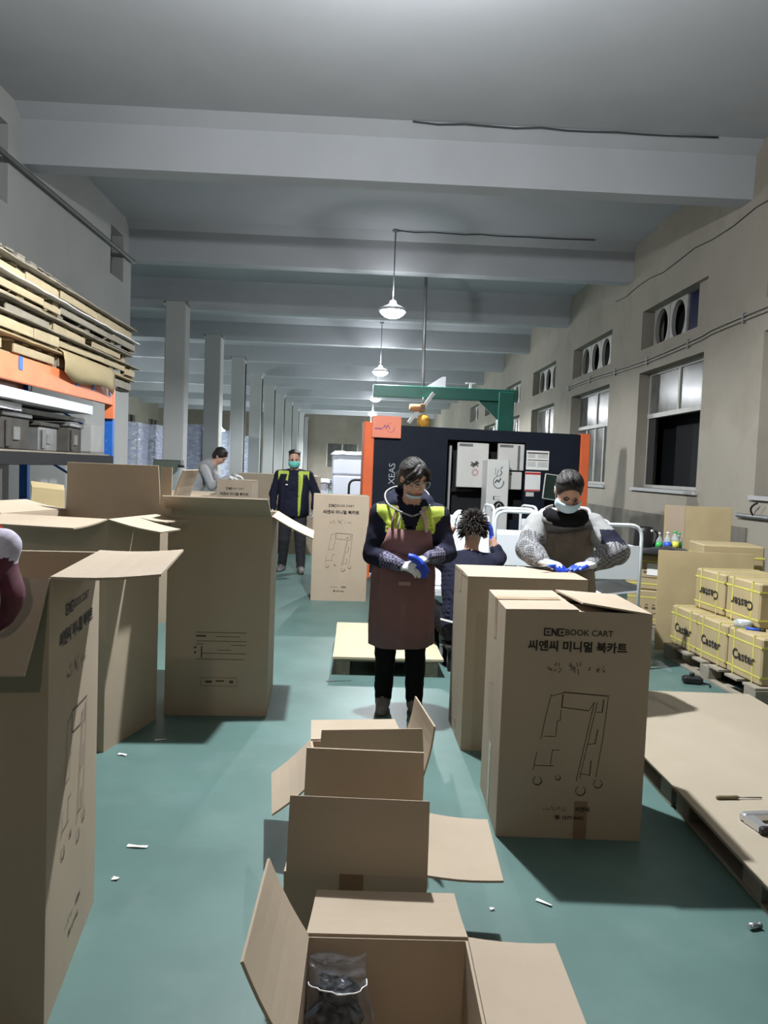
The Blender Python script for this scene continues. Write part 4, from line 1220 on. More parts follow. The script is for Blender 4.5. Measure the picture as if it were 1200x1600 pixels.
sg = MB().cbox((0.10, -0.062, 1.92), (0.50, -0.035, 2.215), 0.005).build('brand_plate', mat('salmon_plate', (0.74, 0.24, 0.15), 0.5, var=0.04), mc)
arc2 = [(a * 0.75 + 0.06, b * 0.75, c * 0.75 + 0.06, d * 0.75, e * 0.6) for a, b, c, d, e in arc[:15]] + [(-.04, -.01, -.02, .03, .012), (-.02, .03, 0, -.01, .012), (0, -.01, .03, .03, .012), (.03, .03, .05, -.02, .012), (-.15, -.02, -.06, -.02, .022)]
link('logo', strokes_mesh('swirl2', arc2, 0.01, mat('purple_ink', (0.30, 0.10, 0.20), 0.6)), sg, (0.29, -0.0635, 2.06))
o = link('printed_lettering', text_mesh('machinetext', 'XEAS', 0.125, mat('pale_lettering', (0.35, 0.36, 0.40), 0.6), 0.0, spacing=1.0), mc, (0.41, -0.003, 1.44))
o.rotation_euler = (Matrix.Rotation(PI / 2, 4, 'X') @ Matrix.Rotation(PI / 2, 4, 'Z')).to_euler()
for u in (1.26, 1.30):
    MB().box((u, 0.20, 1.0), (u + 0.02, 0.29, 1.9)).build('guide_rail', BLACK, mc)
MB().box((1.3, 0.20, 1.22), (1.80, 0.29, 1.265)).build('cable_chain', BLACK, mc)
# pink floral sticker seen on the left access panel
fl = [(0.03 * math.cos(t), 0.03 * math.sin(t), 0.05 * math.cos(t + .5), 0.055 * math.sin(t + .5), .012) for t in [i * .7 for i in range(9)]]
link('sticker', strokes_mesh('flower', fl, .01, mat('pink_sticker', (0.42, 0.20, 0.20), 0.6)), mc, (1.60, 0.0125, 1.50))
link('sticker', strokes_mesh('bow', [(-.05, .0, .05, .03, .03), (-.05, .04, .05, -.01, .02), (-.02, -.02, .03, .05, .03)], .01, mat('grey_sticker', (0.12, 0.09, 0.09), 0.6)), mc, (1.59, 0.0120, 1.60))

# ================================================================== GREEN JIB CRANE
jb = empty('jib_crane', (2.36, 12.95, 0), 0, 'green jib crane standing behind the laser machine', 'crane')
MB().cbox((-0.13, -0.10, 0), (0.13, 0.10, 2.86), 0.01).build('crane_post', GREEN_ST, jb)
MB().cbox((-2.23, -0.09, 2.70), (0.17, 0.09, 2.90), 0.008).build('crane_beam', GREEN_ST, jb, (0, 0, -0.0))
MB().box((-2.236, -0.085, 2.705), (-2.2305, 0.085, 2.895)).build('end_plate', SILVER, jb)
MB().hexa([(-0.13, -0.02, 2.40), (-0.12, -0.02, 2.40), (-0.12, 0.02, 2.40), (-0.13, 0.02, 2.40), (-0.45, -0.02, 2.699), (-0.13, -0.02, 2.699), (-0.13, 0.02, 2.699), (-0.45, 0.02, 2.699)]).build('gusset', GREEN_ST, jb)
MB().hexa([(-1.35, -0.01, 2.901), (-1.02, -0.01, 2.901), (-1.02, 0.01, 2.901), (-1.35, 0.01, 2.901), (-1.08, -0.01, 3.08), (-1.02, -0.01, 3.08), (-1.02, 0.01, 3.08), (-1.08, 0.01, 3.08)]).build('stiffener_plate', SILVER, jb)
MB().box((-0.62, -0.02, 2.901), (-0.58, 0.02, 2.98)).box((-0.68, -0.015, 2.98), (-0.52, 0.015, 3.0)).build('hook_bracket', PANEL_GR, jb)
hs = empty('chain_hoist', (0.93, 12.8, 2.40), R(10), 'orange and yellow electric hoist hanging from the crane beam', 'hoist')
MB().lathe([(0, -0.20), (0.05, -0.19), (0.10, -0.13), (0.11, -0.05), (0.09, 0.02), (0.04, 0.05), (0, 0.06)], 16).build('hoist_drum', mat('hoist_yellow', (0.75, 0.38, 0.06), 0.45, var=0.3, vscale=14), hs, (0.05, 0, -0.02))
MB().lathe([(0, -0.09), (0.06, -0.09), (0.065, -0.04), (0.065, 0.06), (0.05, 0.09), (0, 0.09)], 16, axis='x').build('hoist_motor', mat('hoist_copper', (0.62, 0.30, 0.16), 0.4), hs, (-0.10, 0, 0.13))
MB().cbox((-0.02, -0.05, 0.06), (0.06, 0.05, 0.20), 0.01).build('gearbox', mat('bronze_casting', (0.28, 0.18, 0.10), 0.5), hs)
for (x0, z0, x1, z1) in ((0.05, 0.16, 0.21, 0.39), (-0.20, -0.12, -0.04, 0.10)):
    d = Vector((x1 - x0, 0, z1 - z0)).normalized()
    n = Vector((-d.z, 0, d.x)) * 0.028
    a, b = Vector((x0, 0, z0)), Vector((x1, 0, z1))
    p = [a - n, b - n, b + n, a + n]
    MB().hexa([(p[0].x, -.012, p[0].z), (p[1].x, -.012, p[1].z), (p[1].x, .012, p[1].z), (p[0].x, .012, p[0].z), (p[3].x, -.012, p[3].z), (p[2].x, -.012, p[2].z), (p[2].x, .012, p[2].z), (p[3].x, .012, p[3].z)]).build('hoist_strap', WHITE, hs)
MB().box((0.0, -0.03, -0.25), (0.12, 0.03, -0.225)).build('bottom_plate', SILVER, hs)
MB().tube([(0.03, 0, 0.20), (0.03, 0, 0.31)], 0.012, 6).build('hook', GREY_ST, hs)
o = MB().tube([(1.05, 14.2, 2.9), (1.02, 14.2, ZC)], 0.03, 8).build('hanging_pole', GREY_ST)
tag(o, 'dark thin pole dropping from the ceiling behind the crane beam', 'pole')

# ================================================================== WHITE BOOK CARTS
def cart(loc, rz, label, H=1.18):
    root = empty('white_book_cart', loc, rz, label, 'cart', 'white metal book carts being assembled')
    hw, hd = 0.29, 0.20
    for s in (-1, 1):
        x = s * hw
        pts = [(x, -hd, 0.10), (x, -hd, H - 0.10)] + [tuple(p) for p in bez((x, -hd, H - 0.10), (x, -hd, H), (x, -hd + 0.10, H), 5)[1:]] + [tuple(p) for p in bez((x, hd - 0.10, H), (x, hd, H), (x, hd, H - 0.10), 5)] + [(x, hd, 0.10)]
        MB().tube(pts, 0.0145, 8).build('side_frame', WHITE_ST, root)
        MB().tube([(x, -hd, 0.16), (x, hd, 0.16)], 0.012, 6).build('lower_rail', WHITE_ST, root)
        MB().box((x - 0.006, -hd + 0.015, 0.72), (x + 0.006, hd - 0.015, 0.98)).build('side_panel', WHITE_ST, root)
    for zz in (0.30, 0.62, 0.92):
        # sloping tray with back lip
        m = MB().hexa([(-hw + .012, -hd, zz), (hw - .012, -hd, zz), (hw - .012, hd, zz - 0.05), (-hw + .012, hd, zz - 0.05), (-hw + .012, -hd, zz + .012), (hw - .012, -hd, zz + .012), (hw - .012, hd, zz - .038), (-hw + .012, hd, zz - .038)])
        m.build('shelf', WHITE_ST, root)
        MB().box((-hw + .012, hd - 0.012, zz - 0.03), (hw - .012, hd, zz + 0.12)).build('shelf_back', WHITE_ST, root)
        MB().box((-hw + .012, -hd - 0.002, zz + .012), (hw - .012, -hd + 0.008, zz + 0.05)).build('shelf_lip', WHITE_ST, root)
    for x in (-hw, hw):
        for y in (-hd, hd):
            c_ = MB().lathe([(0, -0.012), (0.035, -0.012), (0.04, -0.006), (0.04, 0.006), (0.035, 0.012), (0, 0.012)], 14, axis='x').build('castor', BLACK, root, (x, y + 0.01, 0.04))
            MB().box((-0.017, -0.012, 0.0), (0.017, 0.012, 0.06)).build('fork', SILVER, c_)
    return root
cart((1.39, 6.78, 0), R(82), 'white cart right behind the kneeling worker')
cart((1.86, 6.98, 0), R(84), 'white cart in the middle of the cluster')
cart((1.98, 7.78, 0), R(12), 'white cart at the back of the cluster near the machine')
cart((1.95, 6.13, 0), R(95), 'white cart just beside the packing woman\'s back', 1.14)
cart((0.98, 7.55, 0), R(5), 'white cart at the back beside the dark machine wall')
# loose white side panel leaning
o = MB().cbox((-0.24, -0.012, 0), (0.24, 0.012, 0.62), 0.004).build('white_shelf_panel', WHITE_ST, None, (0.87, 6.52, 0.52), (R(-14), 0, R(-4)))
tb = empty('low_stand', (0.87, 6.60, 0), R(-4), 'low white stand carrying the loose shelf panel', 'stand')
MB().cbox((-0.25, -0.22, 0.48), (0.25, 0.22, 0.515), 0.004).build('stand_top', WHITE_ST, tb)
for x in (-.22, .22):
    for y in (-.19, .19):
        MB().tube([(x, y, 0), (x, y, 0.48)], 0.013, 8).build('leg', WHITE_ST, tb)
tag(o, 'loose white metal shelf panel the kneeling worker is fixing', 'panel')

# ================================================================== WRAPPED LOADS, FAR STUFF
def wrapped(loc, rz, size, label, dark=False, group='film-wrapped loads in the side hall'):
    w, d, h = size
    root = empty('wrapped_pallet_load', loc, rz, label, 'wrapped load', group)
    MB().box((-w / 2, -d / 2, 0), (w / 2, d / 2, 0.13)).build('pallet_base', WOOD_GREY, root)
    n = 6
    hh = (h - 0.14) / n
    lm = MB().cbox((-w / 2 + 0.02, -d / 2 + 0.02, 0.004), (w / 2 - 0.02, d / 2 - 0.02, hh - 0.004), 0.01).mesh('panel_layer', LOAD_D if dark else LOAD)
    for i in range(n):
        link('panel_layer', lm, root, (0, 0, 0.135 + i * hh))
    rows = []
    for i in range(71):
        z = 0.03 + (h - 0.0) * i / 70
        row = []
        for k in range(33):
            t = (k / 32) * 4
            s = int(t) % 4
            f = t - int(t)
            a = [(-1, -1), (1, -1), (1, 1), (-1, 1)][s]; b = [(-1, -1), (1, -1), (1, 1), (-1, 1)][(s + 1) % 4]
            x, y = a[0] + (b[0] - a[0]) * f, a[1] + (b[1] - a[1]) * f
            cr = 1 - 0.04 * max(0, abs(x) + abs(y) - 1.7) / 0.3
            nc = max(0.0, abs(x) + abs(y) - 1.55) / 0.45
            ed = 0.006 * noise.noise(Vector((x * 3, y * 3, z * 5))) + 0.022 * nc * noise.noise(Vector((x, y, z * 17)))
            row.append((x * w / 2 * cr + ed, y * d / 2 * cr + ed, z))
        rows.append(row)
    MB().sheet(rows, 0.002).build('stretch_film', FILM, root)
    return root
wrapped((-5.25, 16.6, 0), R(4), (1.1, 1.1, 2.25), 'film-wrapped load seen just past the pale wall corner')
wrapped((-5.35, 18.6, 0), R(-3), (1.15, 1.1, 2.30), 'film-wrapped load behind the first white column')
wrapped((-4.75, 20.8, 0), R(2), (1.0, 1.1, 2.45), 'film-wrapped load seen between the first two columns')
wrapped((-4.9, 23.2, 0), R(2), (0.9, 1.1, 2.4), 'dark film-wrapped load between the first two columns', True)
wrapped((-5.2, 27.5, 0), R(-2), (1.2, 1.1, 2.6), 'film-wrapped load behind the second white column')
wrapped((-5.3, 32.0, 0), R(2), (1.2, 1.1, 2.6), 'film-wrapped load beside the third white column')
def white_stack(loc, size, label):
    w, d, h = size
    root = empty('white_wrapped_stack', loc, 0, label, 'wrapped load', 'white wrapped stacks beside the machine')
    MB().box((-w / 2, -d / 2, 0), (w / 2, d / 2, 0.12)).build('pallet_base', WOOD_GREY, root)
    n = 4
    hh = (h - 0.13) / n
    for i in range(n):
        o = MB().cbox((-w / 2 - 0.01 * (i % 2), -d / 2, 0.002), (w / 2, d / 2, hh - 0.002), 0.03).build('white_bundle', FOAM, root, (0, 0, 0.125 + i * hh))
    m = MB()
    rows = []
    for i in range(9):
        rows.append([(-w / 2 - .04 + (w + .08) * j / 10, -d / 2 - .04 + (d + .08) * i / 8, h + 0.01 + 0.02 * noise.noise(Vector((j * .7, i * .7, w))) - (0.06 if j in (0, 10) or i in (0, 8) else 0)) for j in range(11)])
    MB().sheet(rows, 0.006).build('top_sheet', FOAM, root)
white_stack((-0.22, 14.3, 0), (0.66, 0.8, 1.78), 'tall white wrapped stack left of the orange machine post')
white_stack((-0.74, 13.9, 0), (0.26, 0.5, 1.27), 'shorter white wrapped stack beside the tall one')
tr = empty('hand_trolley', (-0.10, 12.9, 0), R(10), 'black hand trolley handle in front of the white stack', 'trolley')
MB().tube([(-0.12, 0, 0.15), (-0.12, 0, 1.18)] + [tuple(p) for p in bez((-0.12, 0, 1.18), (-0.12, 0, 1.30), (0, 0, 1.30), 5)[1:]] + [(0.14, 0, 1.30)] + [tuple(p) for p in bez((0.14, 0, 1.30), (0.2, 0, 1.30), (0.2, 0, 1.2), 4)[1:]] + [(0.2, 0, 0.15)], 0.02, 8).build('handle_frame', BLACK, tr)
MB().tube([(-0.12, 0, 0.95), (0.2, 0, 0.95)], 0.018, 8).build('cross_bar', BLACK, tr)
MB().cbox((-0.25, -0.1, 0.12), (0.32, 0.6, 0.15), 0.004).build('platform', GREY_ST, tr)
for x in (-.18, .26):
    for y in (0.0, 0.5):
        MB().lathe([(0, -0.02), (0.055, -0.02), (0.055, 0.02), (0, 0.02)], 14, axis='x').build('wheel', BLACK, tr, (x, y, 0.056))
# metal profiles stacked on a stand further back
st = empty('profile_rack', (-1.05, 16.5, 0), 0, 'low rack heaped with metal profiles behind the masked man', 'rack')
for x in (-0.5, 0.5):
    for y in (-0.4, 0.4):
        MB().box((x - 0.03, y - 0.03, 0), (x + 0.03, y + 0.03, 1.25)).build('post', GREY_ST, st)
for zz in (0.4, 0.75, 1.05):
    MB().box((-0.55, -0.45, zz), (0.55, 0.45, zz + 0.03)).build('shelf', GREY_ST, st)
random.seed(5)
for k in range(16):
    zz = 1.10 + 0.07 * (k // 6)
    x = -0.45 + 0.16 * (k % 6)
    MB().box((-0.05, -0.5, 0), (0.05, 0.5, 0.06)).build('profile', (SILVER, GREY_ST, BLACK, PANEL_GR)[k % 4], st, (x, random.uniform(-.1, .1), zz), (0, 0, random.uniform(-.12, .12)))
for k in range(14):
    MB().box((-0.07, -0.4, 0), (0.07, 0.3, 0.08)).build('profile', (SILVER, GREY_ST, BLACK_M, PANEL_GR)[(k * 3) % 4], st, (-0.42 + 0.14 * (k % 7), random.uniform(-.1, .1), (0.44, 0.79)[k // 7]), (0, 0, random.uniform(-.15, .15)))
# small machine beside first column (dark electric box)
eb = empty('electric_cabinet', (-3.55, 14.2, 0), R(5), 'small dark green electric cabinet before the first white column', 'cabinet')
MB().cbox((-0.24, -0.2, 0.9), (0.24, 0.2, 1.52), 0.01).build('cabinet_body', mat('dark_olive_metal', (0.06, 0.075, 0.06), 0.5), eb)
MB().box((-0.22, -0.206, 0.93), (0.22, -0.2005, 1.49)).build('door', mat('dark_olive_door', (0.08, 0.095, 0.075), 0.5), eb)
for x in (-.2, .2):
    for y in (-.16, .16):
        MB().box((x - .02, y - .02, 0), (x + .02, y + .02, 0.9)).build('leg', GREY_ST, eb)
jr = empty('glass_jar', (-2.95, 12.6, 0.96), 0, 'clear water jug by the foot of the first white column', 'jug')
MB().lathe([(0, 0), (0.13, 0), (0.14, 0.04), (0.14, 0.30), (0.06, 0.38), (0.05, 0.44), (0, 0.44)], 18).build('jug_body', CLEARP, jr)
MB().lathe([(0, 0.44), (0.055, 0.44), (0.055, 0.48), (0, 0.48)], 12).build('cap', BLACK, jr)
sb = empty('side_table', (-2.95, 12.6, 0), 0, 'small grey side table under the clear water jug', 'table')
MB().box((-0.3, -0.3, 0.93), (0.3, 0.3, 0.955)).build('table_top', GREY_ST, sb)
for x in (-.27, .27):
    for y in (-.27, .27):
        MB().box((x - .02, y - .02, 0), (x + .02, y + .02, 0.93)).build('leg', GREY_ST, sb)

# crutch-like rods leaning at the right wall, hook, yellow pole
GR_ = 'dark rods leaning against the window wall'
for k, (dx, lean) in enumerate(((0, 0.22), (0.05, 0.26))):
    o = MB().tube([(4.05, 7.2 + dx, 0.0), (4.38, 7.4 + dx, 1.42)], 0.011, 6).build('leaning_rod', BLACK)
    tag(o, ('thin dark rod leaning on the window wall, nearer the window', 'thin dark rod leaning on the window wall, the one beside it')[k], 'rod', GR_)
pb = empty('wall_rail', (XR - 0.03, 7.2, 1.12), 0, 'dark pipe rail with a yellow sleeve along the window wall', 'rail')
MB().tube([(0, -2.0, 0.03), (0, 1.7, 0.0)], 0.025, 8).build('rail_pipe', GREY_ST, pb)
MB().tube([(-0.06, -1.5, -0.12), (-0.06, 0.2, -0.06)], 0.022, 8).build('yellow_sleeve', STRAP, pb)
MB().tube(bez((0, 1.3, 0.0), (-0.08, 1.35, 0.10), (-0.03, 1.2, 0.16), 6), 0.012, 6).build('hook', BLACK, pb)

# ================================================================== PEOPLE
SKIN = mat('skin', (0.50, 0.29, 0.21), 0.55, var=0.06, vscale=20)
LIP = mat('lips', (0.36, 0.10, 0.09), 0.5)
EYE = mat('eye_dark', (0.03, 0.02, 0.02), 0.4)
HAIR = mat('black_hair', (0.016, 0.013, 0.012), 0.5, var=0.4, vscale=30, bump=0.5, bscale=110, stretch=(1, 1, 0.25), spec=0.35)
NAVY = mat('navy_cloth', (0.013, 0.014, 0.028), 0.85, var=0.25, bump=0.35, bscale=16, spec=0.15)
BLACKC = mat('black_trouser_cloth', (0.008, 0.008, 0.009), 0.95, var=0.2, spec=0.1)
DARKG = mat('charcoal_cloth', (0.020, 0.021, 0.025), 0.9, var=0.2, bump=0.3, bscale=18)
HIVIS = mat('lime_yellow_cloth', (0.42, 0.52, 0.07), 0.75, var=0.12, bump=0.4, bscale=16)
MAUVE = mat('mauve_apron_cloth', (0.19, 0.095, 0.092), 0.85, var=0.12, bump=0.3, bscale=12)
GREYC = mat('light_grey_quilt', (0.27, 0.27, 0.268), 0.85, var=0.15, bump=0.6, bscale=12)
GREYS = mat('grey_sweater', (0.33, 0.33, 0.34), 0.95, var=0.1, bump=0.3, bscale=50)
BROWNAP = mat('grey_brown_apron', (0.15, 0.125, 0.095), 0.6, var=0.35, vscale=7, bump=0.4, bscale=12)
CHECK = mat_check('grey_checked_sleeve', (0.26, 0.26, 0.27), (0.075, 0.075, 0.08), 82)
PCHECK = mat_check('purple_checked_cuff', (0.022, 0.020, 0.045), (0.16, 0.15, 0.21), 60)
GLOVEW = mat('white_knit_glove', (0.68, 0.69, 0.70), 0.95, var=0.1, bump=0.4, bscale=120)
GLOVEB = mat('blue_rubber_glove', (0.02, 0.06, 0.48), 0.4, var=0.15)
MASKB = mat('pale_blue_mask', (0.50, 0.66, 0.74), 0.85, var=0.05)
MASKG = mat('teal_mask', (0.16, 0.55, 0.50), 0.85, var=0.05)
PIPING = mat('grey_piping', (0.27, 0.265, 0.25), 0.8)
SHOE = mat('grey_shoe', (0.16, 0.15, 0.14), 0.7)
LANY = mat_check('speckled_lanyard', (0.62, 0.50, 0.42), (0.30, 0.20, 0.16), 160)

class Body:
    """rounded volumes blended into one continuous skin (distance field + surface nets)"""
    def __init__(s): s.p = []
    def cone(s, a, b, ra, rb, m, flat=1.0, ref=None, seg=14, k=None):
        a, b = Vector(a), Vector(b)
        d = b - a
        L = max(d.length, 1e-5)
        d = d / L if d.length > 1e-6 else Vector((0, 0, 1))
        if ref is None: u = d.orthogonal().normalized()
        else:
            u = Vector(ref); u = (u - d * u.dot(d)).normalized()
        R_ = max(ra, rb)
        lo = [min(a[i], b[i]) - R_ for i in range(3)]; hi = [max(a[i], b[i]) + R_ for i in range(3)]
        if k is None: k = 0.004 if R_ < 0.02 else min(0.02, R_ * 0.35)
        s.p.append(('c', (a, d, L, ra, rb, flat, u, d.cross(u)), lo, hi, m, k))
        return s
    def chain(s, pts, rs, m, flat=1.0, ref=None):
        for i in range(len(pts) - 1):
            s.cone(pts[i], pts[i + 1], rs[i], rs[i + 1], m, flat, ref)
        return s
    def ell(s, c, r, m, fr=None, seg=18, rings=12, k=None):
        c = Vector(c)
        R_ = max(r)
        if k is None: k = min(0.02, min(r) * 0.35)
        s.p.append(('e', (c, r, fr if fr is not None else Matrix.Identity(3)), [q - R_ for q in c], [q + R_ for q in c], m, k))
        return s
    def cut(s, c, r, fr=None):
        c = Vector(c); R_ = max(r)
        s.p.append(('x', (c, r, fr if fr is not None else Matrix.Identity(3)), [q - R_ for q in c], [q + R_ for q in c], 0, 0.006))
        return s
    def loft(s, rings, m, seg=24):
        src = [(Vector(c), Vector(u), Vector(w)) for c, u, w in rings]
        rings = []
        for i in range(len(src) - 1):
            q = [src[max(i - 1, 0)], src[i], src[i + 1], src[min(i + 2, len(src) - 1)]]
            for k in range(5):
                t = k / 5
                rings.append(tuple(0.5 * (2 * q[1][j] + (q[2][j] - q[0][j]) * t + (2 * q[0][j] - 5 * q[1][j] + 4 * q[2][j] - q[3][j]) * t * t + (3 * q[1][j] - q[0][j] - 3 * q[2][j] + q[3][j]) * t ** 3) for j in range(3)))
        rings.append(src[-1])
        lo, hi = [1e9] * 3, [-1e9] * 3
        for c, u, w in rings:
            e = max(u.length, w.length)
            for i in range(3): lo[i] = min(lo[i], c[i] - e); hi[i] = max(hi[i], c[i] + e)
        s.p.append(('l', rings, lo, hi, m, 0.02))
        return s
    def _dist(s, kind, g, X, Y, Z):
        def dot(v, o): return (X - o[0]) * v[0] + (Y - o[1]) * v[1] + (Z - o[2]) * v[2]
        if kind == 'c':
            a, d, L, ra, rb, flat, u, w = g
            t0 = dot(d, a)
            t = np.clip(t0 / L, 0, 1)
            ex = t0 - t * L
            pu, pw = dot(u, a) / flat, dot(w, a)
            dd = np.sqrt(pu * pu + pw * pw + ex * ex) - (ra + (rb - ra) * t)
            return dd * (flat if flat < 1 else 1)
        if kind == 'e':
            c, r, fr = g
            q = [dot(fr.col[i], c) for i in range(3)]
            k0 = np.sqrt(sum((q[i] / r[i]) ** 2 for i in range(3)))
            k1 = np.sqrt(sum((q[i] / (r[i] * r[i])) ** 2 for i in range(3))) + 1e-9
            return k0 * (k0 - 1) / k1
        out = None
        for i in range(len(g) - 1):
            (c0, u0, w0), (c1, u1, w1) = g[i], g[i + 1]
            ax = c1 - c0
            L2 = ax.length_squared
            t = np.clip(dot(ax, c0) / L2, 0, 1)
            ex = (dot(ax, c0) / L2 - t) * math.sqrt(L2)
            cu, cw = (u0 + u1).normalized(), (w0 + w1).normalized()
            lu, lw = u0.length + (u1.length - u0.length) * t, w0.length + (w1.length - w0.length) * t
            pu = dot(cu, c0) - t * ax.dot(cu)
            pw = dot(cw, c0) - t * ax.dot(cw)
            kk = ((np.abs(pu) / lu) ** 2.3 + (np.abs(pw) / lw) ** 2.3) ** (1 / 2.3)
            dd = (kk - 1) * np.minimum(lu, lw)
            dd = np.where(np.abs(ex) > 1e-6, np.sqrt(np.maximum(dd, 0) ** 2 + ex * ex), dd)
            out = dd if out is None else np.minimum(out, dd)
        return out
    def build(s, name, mats, parent=None, voxel=0.008, smooth=2, loc=(0, 0, 0), rz=0.0, fold=0.0, fold_mats=(), fn=None):
        h = voxel
        lo = np.array([p[2] for p in s.p]).min(0) - 4 * h
        hi = np.array([p[3] for p in s.p]).max(0) + 4 * h
        n = np.ceil((hi - lo) / h).astype(int) + 1
        acc = np.full(n, 1.0, np.float32)
        best = np.full(n, 1.0, np.float32)
        mid = np.zeros(n, np.int16)
        ax = [(lo[i] + h * np.arange(n[i])).astype(np.float32) for i in range(3)]
        for kind, g, pl, ph, m, k in s.p:
            pad = k + 3 * h
            i0 = [max(0, int((pl[i] - pad - lo[i]) / h)) for i in range(3)]
            i1 = [min(n[i], int((ph[i] + pad - lo[i]) / h) + 2) for i in range(3)]
            sl = tuple(slice(i0[i], i1[i]) for i in range(3))
            X, Y, Z = ax[0][sl[0]][:, None, None], ax[1][sl[1]][None, :, None], ax[2][sl[2]][None, None, :]
            d = s._dist('e' if kind == 'x' else kind, g, X, Y, Z).astype(np.float32)
            o = acc[sl]
            if kind == 'x':
                acc[sl] = np.maximum(o, -d)
                continue
            e = np.maximum(k - np.abs(o - d), 0) / k
            acc[sl] = np.minimum(o, d) - e * e * k * 0.25
            bs = best[sl]
            win = d < bs
            mid[sl] = np.where(win, m, mid[sl])
            best[sl] = np.where(win, d, bs)
        # surface nets
        ins = acc < 0
        c = [n[0] - 1, n[1] - 1, n[2] - 1]
        cnt = np.zeros(c, np.int16)
        for dx in (0, 1):
            for dy in (0, 1):
                for dz in (0, 1):
                    cnt += ins[dx:dx + c[0], dy:dy + c[1], dz:dz + c[2]]
        cells = np.argwhere((cnt > 0) & (cnt < 8))
        vid = np.full(c, -1, np.int32)
        vid[tuple(cells.T)] = np.arange(len(cells))
        corner = [(i >> 2 & 1, i >> 1 & 1, i & 1) for i in range(8)]
        vals = [acc[cells[:, 0] + q[0], cells[:, 1] + q[1], cells[:, 2] + q[2]] for q in corner]
        sm_, num = np.zeros((len(cells), 3)), np.zeros(len(cells))
        for i in range(8):
            for j in range(i + 1, 8):
                df = [abs(corner[i][q] - corner[j][q]) for q in range(3)]
                if sum(df) != 1: continue
                va, vb = vals[i], vals[j]
                x = (va < 0) != (vb < 0)
                t = np.where(x, va / np.where(x, va - vb, 1), 0)
                for q in range(3):
                    sm_[:, q] += np.where(x, corner[i][q] + t * (corner[j][q] - corner[i][q]), 0)
                num += x
        V = lo + h * (cells + sm_ / num[:, None])
        F = []
        for a in range(3):
            b_, c_ = (a + 1) % 3, (a + 2) % 3
            s0 = [slice(None)] * 3; s1 = [slice(None)] * 3
            s0[a] = slice(0, n[a] - 1); s1[a] = slice(1, n[a])
            A_, B_ = ins[tuple(s0)], ins[tuple(s1)]
            ed = np.argwhere(A_ != B_)
            inside_first = A_[tuple(ed.T)]
            quad = []
            for (ob, oc) in ((-1, -1), (0, -1), (0, 0), (-1, 0)):
                e2 = ed.copy(); e2[:, b_] += ob; e2[:, c_] += oc
                quad.append(vid[tuple(e2.T)])
            q = np.stack(quad, 1)
            q[~inside_first] = q[~inside_first][:, ::-1]
            F.append(q)
        F = np.concatenate(F)
        # light smoothing along quad edges
        E = np.concatenate([F[:, [0, 1]], F[:, [1, 2]], F[:, [2, 3]], F[:, [3, 0]]])
        for _ in range(smooth):
            acc2 = np.zeros_like(V); deg = np.zeros(len(V))
            np.add.at(acc2, E[:, 0], V[E[:, 1]]); np.add.at(acc2, E[:, 1], V[E[:, 0]])
            np.add.at(deg, E[:, 0], 1); np.add.at(deg, E[:, 1], 1)
            V = V * 0.5 + 0.5 * acc2 / deg[:, None]
        ce = V[F].mean(1)
        gi = np.clip(np.round((ce - lo) / h).astype(int), 0, n - 1)
        mi = mid[tuple(gi.T)].astype(np.int32)
        nm = np.cross(V[F[:, 2]] - V[F[:, 0]], V[F[:, 3]] - V[F[:, 1]])
        nm /= np.linalg.norm(nm, axis=1)[:, None] + 1e-12
        if fn:
            for i in range(len(mi)):
                r = fn(Vector(ce[i]), nm[i], int(mi[i]))
                if r is not None: mi[i] = r
        if fold:
            sel = np.isin(mi, list(fold_mats))
            vs_ = np.unique(F[sel])
            vn = np.zeros_like(V)
            for j in range(4): np.add.at(vn, F[:, j], nm)
            vn /= np.linalg.norm(vn, axis=1)[:, None] + 1e-12
            for vi in vs_:
                c3 = V[vi]
                f = noise.noise(Vector((c3[0] * 9, c3[1] * 9, c3[2] * 16))) + 0.5 * noise.noise(Vector((c3[0] * 22, c3[1] * 22, c3[2] * 30 + 5)))
                V[vi] = c3 + vn[vi] * f * fold
        out = bpy.data.meshes.new(name)
        out.vertices.add(len(V)); out.vertices.foreach_set('co', V.astype(np.float32).ravel())
        out.loops.add(F.size); out.loops.foreach_set('vertex_index', F.astype(np.int32).ravel())
        out.polygons.add(len(F)); out.polygons.foreach_set('loop_start', np.arange(0, F.size, 4, dtype=np.int32))
        for m in mats: out.materials.append(m)
        out.polygons.foreach_set('material_index', mi)
        out.polygons.foreach_set('use_smooth', np.ones(len(F), bool))
        out.update(calc_edges=True)
        out.validate()
        return link(name, out, parent, loc, (0, 0, rz))

def head_frame(yaw, pitch, roll=0):
    """columns: right-hand side of the viewer when facing -y, forward, up; yaw turns the face towards +x, pitch looks down"""
    return Matrix.Rotation(yaw, 3, 'Z') @ Matrix.Rotation(pitch, 3, 'X') @ Matrix.Rotation(roll, 3, 'Y')
